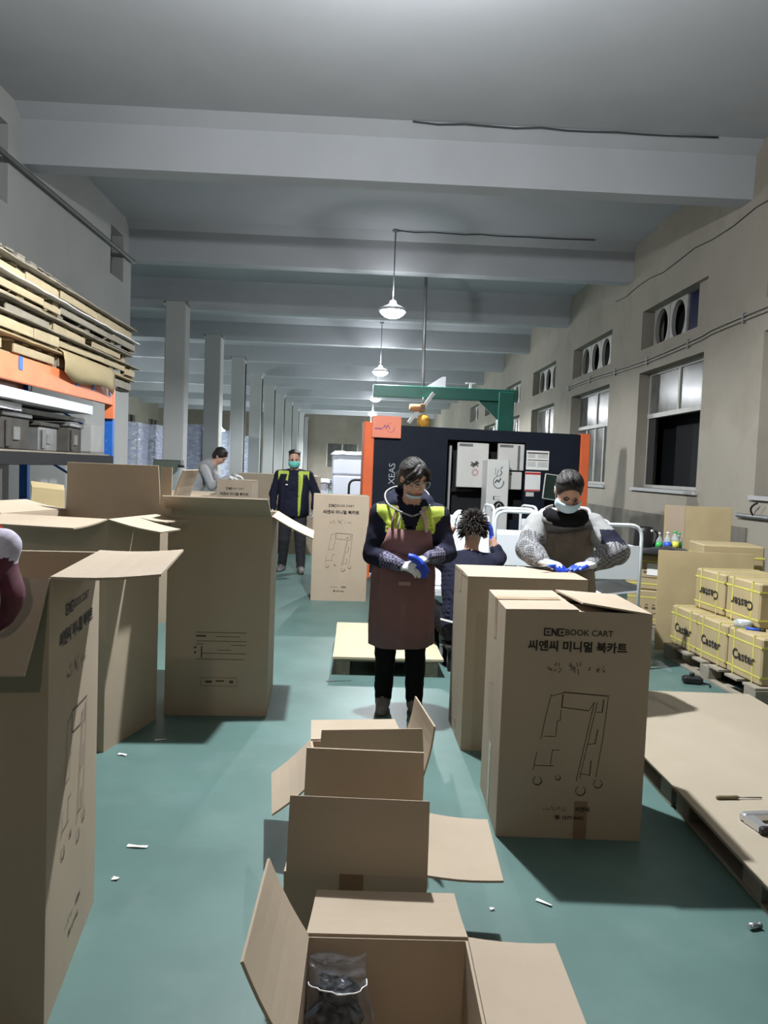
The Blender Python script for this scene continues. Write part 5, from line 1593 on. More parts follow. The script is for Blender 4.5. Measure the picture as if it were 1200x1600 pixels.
# head local: x side, -y forward, z up
def add_head(B, c, fr, sk, lip, eye, s=1.0, face=True):
    c = Vector(c)
    def P(x, y, z): return c + fr @ Vector((x, y, z)) * s
    def rad(*r): return tuple(q * s for q in r)
    B.ell(P(0, 0.012, 0.028), rad(0.075, 0.094, 0.088), sk, fr)
    B.ell(P(0, -0.022, -0.030), rad(0.063, 0.068, 0.082), sk, fr)
    B.ell(P(0, -0.050, -0.088), rad(0.030, 0.028, 0.024), sk, fr)
    for q in (-1, 1):
        B.ell(P(q * 0.035, -0.062, -0.030), rad(0.024, 0.022, 0.026), sk, fr)
        B.ell(P(q * 0.075, 0.012, -0.012), rad(0.009, 0.019, 0.029), sk, fr)
    if face:
        B.cone(P(0, -0.086, 0.006), P(0, -0.104, -0.030), 0.007 * s, 0.0125 * s, sk)
        for q in (-1, 1):
            B.ell(P(q * 0.010, -0.098, -0.034), rad(0.009, 0.008, 0.007), sk, fr)
            B.ell(P(q * 0.031, -0.0835, 0.002), rad(0.0155, 0.008, 0.0055), eye, fr)
            B.ell(P(q * 0.032, -0.087, 0.021), rad(0.018, 0.006, 0.0038), eye, fr)
        B.ell(P(0, -0.086, -0.061), rad(0.023, 0.010, 0.0075), lip, fr)
    return P

def add_hand(B, wrist, d, n, thumb_side, mp, mf, curl=0.5, s=1.0, spread=0.12):
    """wrist point, finger direction d, palm normal n (the way fingers curl), thumb_side +1/-1 along d x n"""
    wrist, d, n = Vector(wrist), Vector(d).normalized(), Vector(n)
    n = (n - d * n.dot(d)).normalized()
    lat = d.cross(n) * thumb_side
    B.cone(wrist, wrist + d * 0.070 * s, 0.027 * s, 0.037 * s, mp, 0.48, n)
    for i, (o, L) in enumerate(((0.028, 0.068), (0.010, 0.077), (-0.009, 0.071), (-0.027, 0.055))):
        base = wrist + d * (0.082 - abs(o) * 0.25) * s + lat * o * s
        dirv = (d + lat * (o * 4 * spread)).normalized()
        p = base
        ang = curl * 0.5
        for j, fr in enumerate((0.45, 0.32, 0.25)):
            q = p + (dirv * math.cos(ang) + n * math.sin(ang)) * L * fr * s
            B.cone(p, q, (0.0102 - j * 0.0008) * s, (0.0096 - j * 0.0008) * s, mf, seg=10)
            p = q; ang += curl * 0.75
    t0 = wrist + d * 0.022 * s + lat * 0.024 * s
    t1 = t0 + (d * 0.6 + lat * 0.75 + n * 0.25).normalized() * 0.042 * s
    t2 = t1 + (d * 0.9 + lat * 0.15 + n * (0.3 + curl * 0.3)).normalized() * 0.032 * s
    B.cone(t0, t1, 0.0155 * s, 0.0125 * s, mf, seg=10); B.cone(t1, t2, 0.0125 * s, 0.0098 * s, mf, seg=10)

def add_shoe(B, ankle, d, m, s=1.0):
    a = Vector(ankle); d = Vector((d[0], d[1], 0)).normalized()
    g = Vector((a.x, a.y, 0.0))
    B.cone(g + d * -0.045 * s + Vector((0, 0, 0.042)), g + d * 0.02 * s + Vector((0, 0, 0.05)), 0.042 * s, 0.046 * s, m)
    B.cone(g + d * 0.02 * s + Vector((0, 0, 0.045)), g + d * 0.15 * s + Vector((0, 0, 0.034)), 0.045 * s, 0.034 * s, m, 0.95)
    B.cone(g + d * -0.05 * s + Vector((0, 0, 0.016)), g + d * 0.15 * s + Vector((0, 0, 0.016)), 0.032 * s, 0.034 * s, m, 0.47, (0, 0, 1))

def torso_rings(spine, lat, halfw, halfd):
    """spine points bottom to top, lat: lateral unit vector(s)"""
    out = []
    n = len(spine)
    for i, p in enumerate(spine):
        p = Vector(p)
        d = (Vector(spine[min(i + 1, n - 1)]) - Vector(spine[max(i - 1, 0)])).normalized()
        l = Vector(lat[i] if isinstance(lat, list) else lat)
        l = (l - d * l.dot(d)).normalized()
        w = d.cross(l).normalized()
        out.append((p, l * halfw[i], w * halfd[i]))
    return out

def wrap_sheet(name, rings, a0, a1, th, material, parent, off=0.012, n=20, wav=0.0, zmin=None):
    """cloth wrapped on the front of torso rings; a0,a1 lists of angles in degrees per ring (front is 270)"""
    rows = []
    for i, (c, u, w) in enumerate(rings):
        row = []
        for k in range(n + 1):
            t = math.radians(a0[i] + (a1[i] - a0[i]) * k / n)
            cs, sn = math.cos(t), math.sin(t)
            cs = math.copysign(abs(cs) ** 0.88, cs); sn = math.copysign(abs(sn) ** 0.88, sn)
            uu, ww = Vector(u), Vector(w)
            o2 = off + wav * noise.noise(Vector((k * 0.45, i * 0.35, 1.3)))
            row.append(Vector(c) + uu.normalized() * cs * (uu.length + o2) + ww.normalized() * sn * (ww.length + o2))
        rows.append(row)
    o = MB().sheet(rows, th).build(name, material, parent)
    return o

def head_patch(name, c, fr, rad, lon, lat, th, material, parent, s=1.0, ctr=(0, 0, 0), nu=16, nv=8, pleat=0.0):
    """thin shell on an ellipsoid around the head: lon degrees from front (-y) towards +x, lat degrees up"""
    rows = []
    for i in range(nv + 1):
        la = math.radians(lat[0] + (lat[1] - lat[0]) * i / nv)
        row = []
        for k in range(nu + 1):
            lo = math.radians(lon[0] + (lon[1] - lon[0]) * k / nu)
            pl = 1 + pleat * (1 if i % 2 else -1)
            q = Vector((rad[0] * math.cos(la) * math.sin(lo) * pl, -rad[1] * math.cos(la) * math.cos(lo) * pl, rad[2] * math.sin(la)))
            row.append(Vector(c) + fr @ (Vector(ctr) + q) * s)
        rows.append(row)
    return MB().sheet(rows, th).build(name, material, parent)

def ring_tube(pts, r, name, material, parent, seg=6, closed=False):
    return MB().tube(pts, r, seg, closed=closed).build(name, material, parent)

def smooth_path(pts, n=5):
    out = []
    P = [Vector(p) for p in pts]
    for i in range(len(P) - 1):
        p0, p1, p2, p3 = P[max(i - 1, 0)], P[i], P[i + 1], P[min(i + 2, len(P) - 1)]
        for k in range(n):
            t = k / n
            out.append(0.5 * ((2 * p1) + (p2 - p0) * t + (2 * p0 - 5 * p1 + 4 * p2 - p3) * t * t + (3 * p1 - p0 - 3 * p2 + p3) * t ** 3))
    out.append(P[-1])
    return out

def cap_hair(name, c, fr, parent, s=1.0, extra=None, hairline=0.052, voxel=0.006, strands=True, part=0.0):
    """hair: thin shell over the skull with the face cut free, combed strands, plus extra volumes"""
    B = Body()
    c = Vector(c)
    def P(x, y, z): return c + fr @ Vector((x, y, z)) * s
    B.ell(P(0, 0.014, 0.030), (0.0795 * s, 0.0985 * s, 0.0925 * s), 0, fr)
    B.ell(P(0, 0.045, -0.025), (0.076 * s, 0.064 * s, 0.068 * s), 0, fr)
    B.cut(P(0, -0.095, hairline - 0.105), (0.076 * s, 0.092 * s, 0.105 * s), fr)
    for q in (-1, 1):
        B.cut(P(q * 0.085, -0.020, -0.075), (0.040 * s, 0.055 * s, 0.060 * s), fr)
    if extra: extra(B, P)
    o = B.build(name, [HAIR], parent, voxel, 2)
    if strands:
        m = MB()
        rnd = random.Random(len(name) + int(c.z * 1000))
        for k in range(150):
            a = rnd.uniform(-1.9, 1.9)
            el = 0.95 - 0.42 * abs(a) + rnd.uniform(-0.06, 0.10)
            d0 = Vector((math.sin(a) * math.cos(el), -math.cos(a) * math.cos(el), math.sin(el))).normalized()
            d1 = Vector((rnd.uniform(-.35, .35), 1, rnd.uniform(-.1, .35))).normalized()
            mid = Vector((d0.x * 1.15 + math.copysign(0.12, d0.x), 0.25, 0.75 + rnd.uniform(-.2, .2) - abs(d0.x) * 0.6)).normalized()
            pts = []
            for i in range(9):
                t = i / 8
                d = (d0 * (1 - t) ** 2 + mid * 2 * t * (1 - t) + d1 * t * t).normalized()
                q = 1.012 + 0.012 * math.sin(t * PI) * rnd.uniform(0.7, 1.2)
                pts.append(P(d.x * 0.0795 * q, 0.014 + d.y * 0.0985 * q, 0.030 + d.z * 0.0925 * q))
            m.tube(pts, [0.0012] + [0.0030] * 7 + [0.0012], 5)
        m.build(name, HAIR, parent)
    return o

# ------------------------------------------------------------------ woman in mauve apron
def woman_apron():
    B = Body()
    NV, SK, LP, EY, TR, SH, HV, GW, PC = range(9)
    mats = [NAVY, SKIN, LIP, EYE, BLACKC, SHOE, HIVIS, GLOVEW, PCHECK]
    lat = [Vector((1, 0, 0))] * 6
    spine = [(0.0, 0.02, 0.72), (0.0, 0.02, 0.86), (0.01, 0.015, 1.00), (0.02, 0.01, 1.13), (0.025, 0.01, 1.225), (0.03, 0.0, 1.295)]
    hw = [0.165, 0.185, 0.165, 0.185, 0.165, 0.075]
    hd = [0.115, 0.130, 0.118, 0.125, 0.098, 0.070]
    rings = torso_rings(spine, lat, hw, hd)
    B.loft(rings, NV)
    # shoulders and sleeves (padded jacket)
    for sh, el, wr in (((-0.148, 0.01, 1.225), (-0.195, -0.01, 0.975), (-0.035, -0.205, 0.935)), ((0.200, 0.01, 1.225), (0.262, -0.03, 1.00), (0.135, -0.215, 0.985))):
        B.cone((sh[0] * 0.45 + 0.015, 0.005, 1.255), sh, 0.062, 0.070, NV)
        B.chain([sh, el], [0.072, 0.060], NV)
        mid = Vector(el).lerp(Vector(wr), 0.42)
        B.cone(el, mid, 0.060, 0.054, NV)
        B.cone(mid, wr, 0.053, 0.040, PC)
    add_hand(B, (-0.030, -0.212, 0.935), (0.75, -0.45, -0.12), (0.2, 0.4, -0.85), 1, GW, GW, 0.75, 1.02)
    add_hand(B, (0.130, -0.222, 0.985), (-0.80, -0.35, -0.20), (-0.1, 0.25, -0.9), -1, GW, GW, 0.55, 1.02)
    # legs
    for sx, kx, ax, ay in ((-0.088, -0.092, -0.095, 0.03), (0.088, 0.092, 0.098, -0.02)):
        B.chain([(sx, 0.02, 0.78), (kx, 0.0, 0.44), (ax, ay, 0.09)], [0.098, 0.070, 0.055], TR)
        add_shoe(B, (ax, ay, 0.09), (0.1 * (1 if sx > 0 else -1), -1), SH)
    # neck and head
    fr = head_frame(R(34), R(24), R(-4))
    hc = Vector((0.035, -0.055, 1.452))
    B.cone((0.03, 0.0, 1.27), (0.033, -0.025, 1.37), 0.056, 0.052, SK)
    P = add_head(B, hc, fr, SK, LP, EY)
    # hood lying around the neck
    for k in range(9):
        a = math.radians(-10 + k * 25)
        p = Vector((0.03 + 0.105 * math.cos(a), 0.03 + 0.085 * math.sin(a), 1.305 + 0.02 * math.sin(a)))
        a2 = math.radians(-10 + (k + 1) * 25)
        q = Vector((0.03 + 0.105 * math.cos(a2), 0.03 + 0.085 * math.sin(a2), 1.305 + 0.02 * math.sin(a2)))
        B.cone(p, q, 0.040, 0.040, NV)
    B.ell((0.0, 0.085, 1.26), (0.13, 0.055, 0.085), NV)
    hood = [(-0.098, -0.03, 1.295), (-0.108, 0.03, 1.345), (-0.06, 0.085, 1.375), (0.035, 0.10, 1.38), (0.115, 0.075, 1.36), (0.135, 0.01, 1.305), (0.10, -0.055, 1.265)]
    for k in range(len(hood) - 1):
        B.cone(Vector(hood[k]) + Vector((0, 0, -0.012)), Vector(hood[k + 1]) + Vector((0, 0, -0.012)), 0.024, 0.024, NV)
    def fn(c, n, q):
        if q == NV and c.z > 1.12 and c.z < 1.30:
            x = c.x - 0.027
            if abs(x) < 0.205:
                v = 1.115 + 0.0 * abs(x)
                # V-neck opening shows navy in the middle
                if c.y < 0.0 and abs(x) < 0.020 + (c.z - 1.12) * 0.36: return NV
                if abs(x) > 0.150 and c.z < 1.17 + (abs(x) - 0.15) * 1.2: return NV
                if c.z < 1.285: return HV
        return None
    me = B.build('person', mats, None, 0.0075, 5, (0.275, 4.72, 0), 0, 0.0055, (NV, HV, TR, PC), fn)
    tag(me, 'person in a lime-yoked navy jacket and mauve apron holding blue gloves', 'person')
    # hair with centre parting fringe
    def extra(Bh, Ph):
        for q in (-1, 1):
            Bh.chain([Ph(0.006 * q, -0.066, 0.094), Ph(0.036 * q, -0.093, 0.066), Ph(0.062 * q, -0.078, 0.025), Ph(0.076 * q, -0.045, -0.022)], [0.013, 0.012, 0.010, 0.006], 0)
            Bh.chain([Ph(0.012 * q, -0.05, 0.10), Ph(0.055 * q, -0.066, 0.065), Ph(0.078 * q, -0.035, 0.01), Ph(0.083 * q, -0.015, -0.04)], [0.015, 0.014, 0.012, 0.006], 0)
        Bh.chain([Ph(-0.004, -0.07, 0.092), Ph(-0.02, -0.098, 0.058), Ph(-0.035, -0.098, 0.03)], [0.010, 0.008, 0.004], 0)
        Bh.chain([Ph(0.0, 0.11, 0.0), Ph(0, 0.135, -0.05), Ph(0, 0.11, -0.11)], [0.028, 0.03, 0.014], 0)
    cap_hair('hair', hc, fr, me, 1.0, extra)
    # glasses
    def HP(x, y, z): return hc + fr @ Vector((x, y, z))
    gl = []
    for q in (-1, 1):
        pts = [HP(q * 0.033 + 0.026 * math.cos(t), -0.104 + 0.006 * abs(math.cos(t)), -0.002 + 0.021 * math.sin(t)) for t in [2 * PI * i / 18 for i in range(18)]]
        o = ring_tube(pts, 0.0017, 'lens_rim', mat('pale_glasses_frame', (0.75, 0.72, 0.70), 0.3, metal=0.3), me, 5, True)
        ring_tube([HP(q * 0.059, -0.100, 0.006), HP(q * 0.080, -0.04, 0.006), HP(q * 0.082, 0.015, 0.0)], 0.002, 'temple', MATS['pale_glasses_frame'], o)
    ring_tube([HP(-0.008, -0.106, 0.003), HP(0.0, -0.109, 0.006), HP(0.008, -0.106, 0.003)], 0.0016, 'bridge', MATS['pale_glasses_frame'], me)
    # mask pulled down under the chin
    head_patch('face_mask', hc, fr, (0.068, 0.066, 0.055), (-80, 80), (-62, -18), 0.004, MASKB, me, 1.0, (0, -0.030, -0.062), 16, 6, 0.012)
    # apron: skirt wraps front and sides, bib narrower
    sk = torso_rings([(0.005, 0.005, 0.43), (0.0, 0.0, 0.56), (0.0, 0.01, 0.70), (0.0, 0.015, 0.86), (0.01, 0.012, 1.00)], [Vector((1, 0, 0))] * 5, [0.185, 0.188, 0.19, 0.188, 0.168], [0.165, 0.158, 0.150, 0.136, 0.122])
    wrap_sheet('apron_skirt', sk, [172, 172, 175, 182, 198], [368, 368, 365, 358, 342], 0.004, MAUVE, me, 0.014, 26, 0.016)
    bb = torso_rings([(0.01, 0.012, 0.995), (0.02, 0.01, 1.06), (0.022, 0.008, 1.145)], [Vector((1, 0, 0))] * 3, [0.168, 0.175, 0.18], [0.122, 0.124, 0.122])
    ap = wrap_sheet('apron_bib', bb, [205, 222, 232], [335, 318, 308], 0.004, MAUVE, me, 0.018, 14, 0.006)
    for x0, x1 in ((-0.085, -0.055), (0.125, 0.095)):
        ring_tube(smooth_path([(x0, -0.118, 1.14), (x0 * 0.9 + x1 * 0.1, -0.115, 1.20), (x1, -0.075, 1.275)]), 0.008, 'apron_strap', MAUVE if x0 < 0 else LANY, me)
    # pale patch and waist tie
    MB().box((-0.035, -0.172, 0.81), (0.035, -0.168, 0.832)).build('cloth_label', mat('pale_label', (0.36, 0.24, 0.20), 0.8), me, (0.0, 0.0, 0.0))
    # hood piping and drawstrings
    hp = smooth_path([(0.035, -0.112, 1.222), (-0.045, -0.108, 1.250), (-0.115, -0.045, 1.292), (-0.128, 0.03, 1.352), (-0.068, 0.095, 1.390), (0.035, 0.115, 1.396), (0.125, 0.085, 1.372), (0.150, 0.01, 1.312), (0.115, -0.085, 1.258), (0.04, -0.114, 1.224)])
    ring_tube(hp, 0.0062, 'hood_piping', PIPING, me)
    ring_tube(smooth_path([(-0.03, -0.10, 1.25), (-0.045, -0.128, 1.19), (-0.05, -0.130, 1.15)]), 0.006, 'drawstring', PIPING, me)
    ring_tube(smooth_path([(0.085, -0.10, 1.255), (0.11, -0.128, 1.20), (0.12, -0.132, 1.13)]), 0.010, 'lanyard', LANY, me)
    return me
W1 = woman_apron()
# blue thing she holds
hb = empty('blue_rubber_gloves', (0.355, 4.475, 0.945), R(20), 'bright blue rubber gloves held by the person in the mauve apron', 'gloves')
for k, pts in enumerate(([(-0.05, 0, 0.03), (0, -0.01, 0.02), (0.045, -0.01, -0.045)], [(-0.03, 0.01, 0.0), (0.01, -0.01, -0.02), (0.03, -0.012, -0.07)], [(-0.075, 0.0, 0.05), (-0.04, -0.02, 0.04), (-0.005, -0.03, 0.0)])):
    MB().tube(smooth_path(pts), 0.022, 8).build('glove', GLOVEB, hb)

# ------------------------------------------------------------------ packing woman in grey quilted coat
def woman_coat():
    B = Body()
    CO, SK, LP, EY, TR, SH, GW, GB, CK, NVY = range(10)
    mats = [GREYC, SKIN, LIP, EYE, BLACKC, SHOE, GLOVEW, GLOVEB, CHECK, NAVY]
    X1 = Vector((1, 0, 0))
    spine = [(0.02, 0.05, 0.60), (0.015, 0.03, 0.78), (0.01, 0.0, 0.93), (-0.01, -0.06, 1.06), (-0.02, -0.125, 1.17), (-0.035, -0.19, 1.255)]
    rings = torso_rings(spine, [X1] * 6, [0.205, 0.205, 0.185, 0.20, 0.19, 0.09], [0.155, 0.15, 0.13, 0.135, 0.115, 0.08])
    B.loft(rings, CO)
    arms = (((-0.185, -0.155, 1.195), (-0.272, -0.275, 1.045), (-0.225, -0.435, 0.998)), ((0.155, -0.155, 1.195), (0.255, -0.325, 1.055), (0.075, -0.455, 0.992)))
    for sh, el, wr in arms:
        sh, el, wr = Vector(sh), Vector(el), Vector(wr)
        B.cone((sh.x * 0.35, -0.17, 1.225), sh, 0.058, 0.070, CO)
        m1 = sh.lerp(el, 0.55)
        B.cone(sh, m1, 0.080, 0.076, CO)
        B.cone(m1, el, 0.076, 0.074, CO if sh.x > 0 else CK)
        m2 = el.lerp(wr, 0.5)
        B.cone(el, m2, 0.074, 0.066, CK); B.cone(m2, wr, 0.066, 0.046, CK)
    # gloves: left-image hand holds a cutter, other hand flat on the carton
    add_hand(B, (-0.222, -0.452, 0.995), (0.50, -0.62, -0.10), (0.05, 0.1, -1), 1, GW, GB, 0.55, 1.2)
    add_hand(B, (0.062, -0.470, 0.988), (-0.72, -0.60, -0.03), (0.0, 0.0, -1), -1, GW, GB, 0.20, 1.25, 0.22)
    for sx in (-0.09, 0.09):
        B.chain([(sx + 0.015, 0.05, 0.80), (sx + 0.015, 0.04, 0.44), (sx + 0.015, 0.06, 0.09)], [0.10, 0.072, 0.056], TR)
        add_shoe(B, (sx + 0.015, 0.06, 0.09), (0, -1), SH)
    fr = head_frame(R(-4), R(40), R(4))
    hc = Vector((-0.055, -0.325, 1.408))
    B.cone((-0.035, -0.20, 1.24), (-0.05, -0.275, 1.345), 0.06, 0.053, SK)
    add_head(B, hc, fr, SK, LP, EY)
    # dark scarf collar
    def fn(c, n, q):
        if q == CO and 0.16 < c.x < 0.30 and 1.10 < c.z < 1.185 and c.y < -0.17: return NVY
        return None
    me = B.build('person', mats, None, 0.0075, 5, (1.295, 4.90, 0), 0, 0.006, (CO, CK, TR), fn)
    tag(me, 'person in a light grey quilted coat and mask closing a carton', 'person')
    def extra(Bh, Ph):
        Bh.ell(Ph(0, 0.115, 0.02), (0.045, 0.04, 0.045), 0)
    cap_hair('hair', hc, fr, me, 1.02, extra, hairline=0.074)
    head_patch('face_mask', hc, fr, (0.082, 0.096, 0.072), (-72, 72), (-60, 24), 0.004, MASKB, me, 1.0, (0, -0.022, -0.045), 18, 8, 0.008)
    def HP(x, y, z): return hc + fr @ Vector((x, y, z))
    for q in (-1, 1):
        ring_tube([HP(q * 0.077, -0.045, -0.03), HP(q * 0.083, 0.0, 0.0), HP(q * 0.084, 0.02, 0.015)], 0.0015, 'ear_loop', WHITE, me)
    # black scarf / collar and lapels
    S = Body()
    for k in range(10):
        a, a2 = math.radians(180 + k * 20 - 10), math.radians(180 + (k + 1) * 20 - 10)
        S.cone((-0.04 + 0.10 * math.cos(a), -0.215 + 0.10 * math.sin(a), 1.262 - 0.03 * abs(math.sin(a))), (-0.04 + 0.10 * math.cos(a2), -0.215 + 0.10 * math.sin(a2), 1.262 - 0.03 * abs(math.sin(a2))), 0.042, 0.042, 0)
    S.ell((-0.03, -0.262, 1.225), (0.105, 0.042, 0.042), 0)
    S.build('black_scarf', [BLACKC], me, 0.01, 4, fold=0.006, fold_mats=(0,))
    # turned-down collar following the neck
    for q in (-1, 1):
        rows = []
        for i in range(7):
            t = i / 6
            a = math.radians(90 - q * (20 + 118 * t))
            cx, cy = -0.04 + 0.118 * math.cos(a), -0.19 + 0.125 * math.sin(a)
            zz = 1.315 - 0.055 * t
            dn = Vector((math.cos(a), math.sin(a), 0))
            rows.append([Vector((cx, cy, zz)), Vector((cx, cy, zz - 0.02)) + dn * 0.022, Vector((cx, cy, zz - 0.055)) + dn * 0.034])
        MB().sheet(rows, 0.010).build('coat_collar', GREYC, me)
    bb = torso_rings([(0.02, 0.05, 0.58), (0.015, 0.03, 0.78), (0.01, 0.0, 0.93), (-0.01, -0.06, 1.06), (-0.022, -0.135, 1.18), (-0.03, -0.165, 1.225)], [X1] * 6, [0.21, 0.208, 0.188, 0.20, 0.19, 0.165], [0.16, 0.152, 0.132, 0.136, 0.122, 0.112])
    wrap_sheet('apron', bb, [175, 178, 195, 215, 222, 228], [365, 362, 345, 325, 318, 312], 0.004, BROWNAP, me, 0.016, 20, 0.012)
    return me
W2 = woman_coat()
ck = empty('box_cutter', (1.13, 4.36, 0.985), R(-52), 'pale blue box cutter held by the person in the grey coat', 'cutter')
MB().cbox((-0.012, -0.07, -0.006), (0.012, 0.05, 0.008), 0.004).build('cutter_body', BLUEP, ck)
MB().hexa([(-0.009, -0.14, 0.0), (0.009, -0.12, 0.0), (0.009, -0.07, 0.0), (-0.009, -0.07, 0.0), (-0.009, -0.14, 0.002), (0.009, -0.12, 0.002), (0.009, -0.07, 0.002), (-0.009, -0.07, 0.002)]).build('cutter_blade', SILVER, ck)

# ------------------------------------------------------------------ kneeling worker in black, seen from behind
def worker_black():
    B = Body()
    CL, SK, LP, EY, TR, SH, GW, GB = range(8)
    mats = [NAVY, SKIN, LIP, EYE, BLACKC, SHOE, GLOVEW, GLOVEB]
    X1 = Vector((1, 0, 0))
    spine = [(0.0, -0.02, 0.24), (0, -0.03, 0.36), (0.0, 0.0, 0.50), (0.01, 0.05, 0.66), (0.025, 0.10, 0.79), (0.035, 0.13, 0.875)]
    B.loft(torso_rings(spine, [X1] * 6, [0.165, 0.19, 0.185, 0.205, 0.20, 0.08], [0.13, 0.145, 0.13, 0.135, 0.115, 0.075]), CL)
    for sh, el, wr in (((-0.175, 0.11, 0.80), (-0.20, 0.33, 0.83), (-0.095, 0.27, 1.05)), ((0.225, 0.11, 0.80), (0.30, 0.32, 0.82), (0.235, 0.33, 0.965))):
        B.cone((sh[0] * 0.4, 0.11, 0.815), sh, 0.07, 0.074, CL)
        B.cone(sh, el, 0.074, 0.058, CL)
        m2 = Vector(el).lerp(Vector(wr), 0.45)
        B.cone(el, m2, 0.058, 0.05, CL)
        B.cone(m2, wr, 0.038, 0.03, SK)
    add_hand(B, (-0.093, 0.268, 1.06), (0.15, -0.05, 1), (0.9, 0.3, 0), 1, GW, GW, 0.6, 1.05)
    add_hand(B, (0.233, 0.33, 0.975), (-0.15, 0.0, 0.9), (-0.8, 0.4, 0), -1, GB, GB, 0.7, 1.05)
    for q in (-1, 1):
        B.chain([(q * 0.095, -0.02, 0.30), (q * 0.24, 0.34, 0.40), (q * 0.22, 0.26, 0.09)], [0.105, 0.075, 0.056], TR)
        add_shoe(B, (q * 0.22, 0.26, 0.09), (q * 0.2, 1), SH)
    fr = head_frame(R(172), R(14))
    hc = Vector((0.055, 0.16, 1.035))
    B.cone((0.035, 0.12, 0.86), (0.05, 0.145, 0.96), 0.058, 0.054, SK)
    add_head(B, hc, fr, SK, LP, EY)
    me = B.build('person', mats, None, 0.008, 8, (0.83, 5.83, 0), 0, 0.006, (CL, TR))
    tag(me, 'person in black squatting with tousled hair, seen from behind', 'person')
    H = MB()
    rnd = random.Random(4)
    def P(x, y, z): return hc + fr @ Vector((x, y, z))
    rows = []
    for i in range(13):
        la = -0.75 + (PI / 2 + 0.75) * i / 12
        rows.append([tuple(P(0.088 * math.cos(la) * math.cos(t), 0.022 + 0.104 * math.cos(la) * math.sin(t), 0.034 + 0.097 * math.sin(la))) for t in [PI * 2 * k / 24 for k in range(25)] ])
    # scalp cap only behind the face
    H.sheet([[p for p in r_] for r_ in rows[3:]], 0.004)
    for k in range(620):
        th, ph = rnd.uniform(0, 2 * PI), rnd.uniform(-0.75, 1.5)
        dv = Vector((math.cos(th) * math.cos(ph), math.sin(th) * math.cos(ph), math.sin(ph)))
        if dv.y < -0.35 and dv.z < 0.5: continue
        a = Vector((0, 0.022, 0.034)) + Vector((dv.x * 0.086, dv.y * 0.102, dv.z * 0.096))
        down = Vector((dv.x, dv.y, 0)) * 0.5 + Vector((0, 0, -0.75 + 0.5 * max(0, dv.z)))
        tip = (dv * 0.75 + down * 0.75 + Vector((rnd.uniform(-.45, .45), rnd.uniform(-.45, .45), rnd.uniform(-.3, .35)))).normalized()
        L_ = rnd.uniform(0.035, 0.06)
        mid_ = a + (dv * 0.8 + tip * 0.5).normalized() * L_ * 0.5
        H.tube([P(*a), P(*mid_), P(*(mid_ + tip * L_ * 0.6))], [0.0065, 0.005, 0.0008], 5)
    H.build('hair', mat('tousled_brown_black_hair', (0.030, 0.024, 0.021), 0.6, var=0.4, vscale=40, spec=0.25), me)
    ring_tube(smooth_path([(-0.20, -0.10, 0.385), (-0.10, -0.168, 0.375), (0.02, -0.182, 0.375), (0.14, -0.16, 0.38)]), 0.008, 'shirt_hem', GLOVEW, me)
    return me
W3 = worker_black()
sl = empty('low_stool', (0.83, 5.80, 0), R(5), 'low dark stool under the squatting person in black', 'stool')
MB().cbox((-0.16, -0.13, 0.16), (0.16, 0.13, 0.19), 0.006).build('seat', BLACK_M, sl)
for x in (-.13, .13):
    for y in (-.10, .10):
        MB().box((x - .015, y - .015, 0), (x + .015, y + .015, 0.16)).build('leg', BLACK_M, sl)

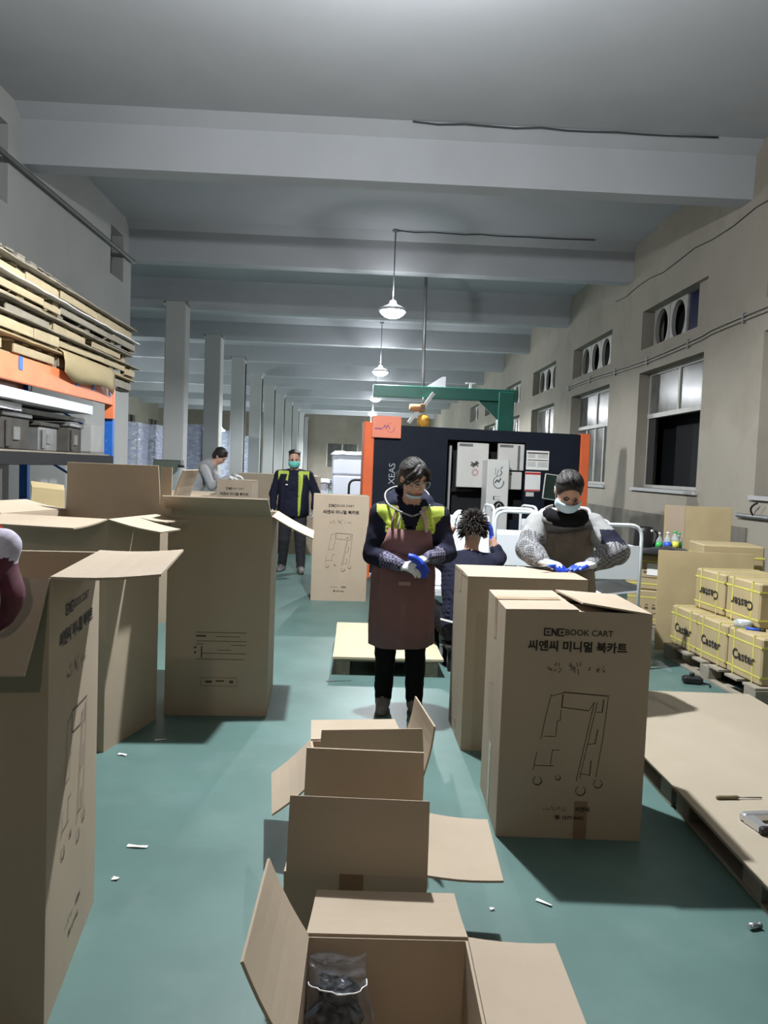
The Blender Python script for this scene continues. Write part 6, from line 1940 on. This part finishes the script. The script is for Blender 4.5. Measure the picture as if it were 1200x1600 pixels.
# ------------------------------------------------------------------ masked man with lime vest jacket
def man_vest():
    B = Body()
    CL, SK, LP, EY, TR, SH, HV, GW = range(8)
    mats = [NAVY, SKIN, LIP, EYE, DARKG, SHOE, HIVIS, GLOVEW]
    X1 = Vector((1, 0, 0))
    spine = [(0.0, 0.0, 0.78), (0, 0.0, 0.92), (0, 0.0, 1.08), (0, 0, 1.25), (0, 0.01, 1.37), (0, 0.01, 1.44)]
    rings = torso_rings(spine, [X1] * 6, [0.18, 0.19, 0.18, 0.205, 0.185, 0.08], [0.125, 0.135, 0.13, 0.135, 0.11, 0.075])
    B.loft(rings, CL)
    for sh, el, wr in (((-0.20, 0.01, 1.36), (-0.285, 0.03, 1.10), (-0.275, -0.04, 0.90)), ((0.20, 0.01, 1.36), (0.315, 0.02, 1.12), (0.30, -0.10, 0.92))):
        B.cone((sh[0] * 0.4, 0.01, 1.39), sh, 0.065, 0.072, CL)
        B.cone(sh, el, 0.075, 0.062, CL)
        B.cone(el, wr, 0.060, 0.044, CL)
    add_hand(B, (-0.275, -0.045, 0.895), (0.05, -0.1, -1), (0.9, -0.2, 0), -1, GW, GW, 0.5, 1.1)
    add_hand(B, (0.30, -0.105, 0.915), (-0.05, -0.15, -1), (-0.9, -0.2, 0), 1, GW, GW, 0.5, 1.1)
    for q, kx, ky, ax, ay in ((-1, -0.11, -0.02, -0.14, 0.10), (1, 0.12, -0.06, 0.14, -0.10)):
        B.chain([(q * 0.095, 0.0, 0.84), (kx, ky, 0.46), (ax, ay, 0.09)], [0.108, 0.080, 0.062], TR)
        add_shoe(B, (ax, ay, 0.09), (0.15 * q, -1), SH, 1.1)
    fr = head_frame(R(4), R(8))
    hc = Vector((0.0, -0.03, 1.585))
    B.cone((0, 0.01, 1.42), (0, -0.005, 1.51), 0.062, 0.058, SK)
    add_head(B, hc, fr, SK, LP, EY, 1.04)
    def fn(c, n, q):
        if q == CL:
            if 1.29 < c.z < 1.425 and 0.07 < abs(c.x) < 0.215: return HV
            if c.y < -0.02 and 0.075 < c.x < 0.10 and c.z < 1.32 and c.z > 0.86: return HV
        return None
    me = B.build('person', mats, None, 0.010, 5, (-0.96, 10.86, 0), 0, 0.006, (CL, TR), fn)
    tag(me, 'person in a teal mask and open lime-shouldered jacket walking up the aisle', 'person')
    Hh = Body()
    def P(x, y, z): return hc + fr @ Vector((x, y, z)) * 1.04
    Hh.ell(P(0, 0.028, 0.042), (0.083, 0.094, 0.088), 0, fr)
    for k in range(9):
        a = -1 + k / 4
        Hh.chain([P(0.062 * a, -0.055 + 0.03 * abs(a), 0.098 - 0.02 * a * a), P(0.07 * a, 0.02, 0.125 - 0.03 * a * a)], [0.012, 0.018], 0)
    Hh.build('hair', [HAIR], me, 0.009, 3)
    head_patch('face_mask', hc, fr, (0.082, 0.094, 0.072), (-72, 72), (-60, 26), 0.005, MASKG, me, 1.04, (0, -0.024, -0.045), 16, 8, 0.008)
    # open jacket front panels
    jr = torso_rings([(0, 0, 0.80), (0, 0, 0.92), (0, 0, 1.08), (0, 0, 1.25), (0, 0.01, 1.37)], [X1] * 5, [0.20, 0.20, 0.19, 0.21, 0.19], [0.15, 0.145, 0.14, 0.14, 0.115])
    wrap_sheet('jacket_front', jr, [172, 174, 178, 182, 190], [236, 238, 240, 244, 248], 0.006, NAVY, me, 0.018, 10, 0.012)
    wrap_sheet('jacket_front', jr, [292, 294, 296, 296, 294], [368, 366, 362, 358, 350], 0.006, NAVY, me, 0.018, 10, 0.012)
    wrap_sheet('lime_trim', jr, [288, 290, 292, 292, 290], [296, 298, 301, 303, 305], 0.004, HIVIS, me, 0.026, 4, 0.006)
    MB().box((-0.10, -0.165, 1.225), (-0.07, -0.160, 1.24)).build('chest_badge', WHITE, me)
    return me
W4 = man_vest()

# ------------------------------------------------------------------ grey sweater man leaning over a carton
def man_grey():
    B = Body()
    CL, SK, LP, EY, TR, SH, GW = range(7)
    mats = [GREYS, SKIN, LIP, EYE, DARKG, SHOE, GLOVEW]
    Yv = Vector((0, -1, 0))   # facing +x
    spine = [(-0.12, 0, 0.86), (-0.11, 0, 0.98), (-0.06, 0, 1.14), (0.02, 0, 1.31), (0.12, 0, 1.44), (0.19, 0, 1.50)]
    B.loft(torso_rings(spine, [Yv] * 6, [0.17, 0.18, 0.175, 0.205, 0.19, 0.08], [0.125, 0.13, 0.13, 0.14, 0.12, 0.075]), CL)
    for sh, el, wr in (((0.10, -0.20, 1.41), (0.22, -0.25, 1.16), (0.46, -0.22, 1.30)), ((0.10, 0.20, 1.41), (0.25, 0.24, 1.20), (0.48, 0.12, 1.32))):
        B.cone((0.10, sh[1] * 0.4, 1.43), sh, 0.065, 0.072, CL)
        B.cone(sh, el, 0.072, 0.058, CL); B.cone(el, wr, 0.056, 0.040, CL)
        add_hand(B, wr, (0.9, 0.0, -0.15), (0, 0, -1), 1 if sh[1] > 0 else -1, GW, GW, 0.5, 1.05)
    for q in (-1, 1):
        B.chain([(-0.12, q * 0.10, 0.88), (-0.06, q * 0.11, 0.47), (-0.16, q * 0.11, 0.09)], [0.108, 0.078, 0.06], TR)
        add_shoe(B, (-0.16, q * 0.11, 0.09), (1, 0), SH, 1.1)
    fr = head_frame(R(78), R(40))
    hc = Vector((0.29, -0.02, 1.595))
    B.cone((0.18, 0, 1.47), (0.25, -0.01, 1.55), 0.058, 0.055, SK)
    add_head(B, hc, fr, SK, LP, EY, 1.02)
    me = B.build('person', mats, None, 0.011, 5, (-2.36, 11.25, 0), 0, 0.006, (CL, TR))
    tag(me, 'person in a light grey sweater leaning over a carton far back', 'person')
    cap_hair('hair', hc, fr, me, 1.05, None, voxel=0.010)
    return me
W5 = man_grey()

# ------------------------------------------------------------------ worker at the picture's left edge reaching over the nearest tall carton
def worker_edge():
    B = Body()
    CL, SK, LP, EY, TR, SH, GM, ST = range(8)
    sl_ = mat('lilac_striped_sleeve', (0.52, 0.48, 0.60), 0.9, var=0.45, vscale=40, stretch=(1.0, 0.1, 0.4))
    mats = [NAVY, SKIN, LIP, EYE, BLACKC, SHOE, mat('dark_magenta_glove', (0.085, 0.012, 0.028), 0.7, var=0.5, vscale=12), sl_]
    Yv = Vector((0, -1, 0))
    spine = [(0.0, 0, 0.76), (0, 0, 0.90), (0, 0, 1.04), (0.02, 0, 1.18), (0.04, 0, 1.27), (0.05, 0, 1.33)]
    B.loft(torso_rings(spine, [Yv] * 6, [0.165, 0.18, 0.165, 0.18, 0.165, 0.075], [0.12, 0.125, 0.115, 0.12, 0.10, 0.07]), CL)
    for sh, el, wr, m in (((0.04, -0.18, 1.26), (0.34, -0.22, 1.22), (0.685, -0.12, 1.285), ST), ((0.04, 0.18, 1.26), (0.12, 0.24, 1.03), (0.20, 0.16, 0.86), ST)):
        B.cone((0.04, sh[1] * 0.4, 1.28), sh, 0.06, 0.068, CL)
        B.cone(sh, el, 0.068, 0.058, CL); B.cone(el, wr, 0.056, 0.044, m)
    add_hand(B, (0.69, -0.12, 1.27), (0.25, -0.05, -0.9), (-0.9, 0, -0.3), -1, GM, GM, 0.6, 1.25)
    add_hand(B, (0.20, 0.16, 0.855), (0.1, 0, -1), (0, -1, 0), 1, GM, GM, 0.4, 1.0)
    for q in (-1, 1):
        B.chain([(0, q * 0.09, 0.80), (0.02, q * 0.10, 0.44), (0, q * 0.10, 0.09)], [0.10, 0.07, 0.055], TR)
        add_shoe(B, (0, q * 0.10, 0.09), (1, 0), SH)
    fr = head_frame(R(70), R(25))
    hc = Vector((0.09, 0, 1.475))
    B.cone((0.05, 0, 1.30), (0.07, 0, 1.39), 0.056, 0.052, SK)
    add_head(B, hc, fr, SK, LP, EY)
    me = B.build('person', mats, None, 0.009, 5, (-1.52, 1.93, 0), 0, 0.005, (CL, TR, ST))
    tag(me, 'person at the picture\'s edge, only a striped sleeve and dark magenta glove visible', 'person')
    cap_hair('hair', hc, fr, me, 1.0, None, voxel=0.009)
    return me
W6 = worker_edge()
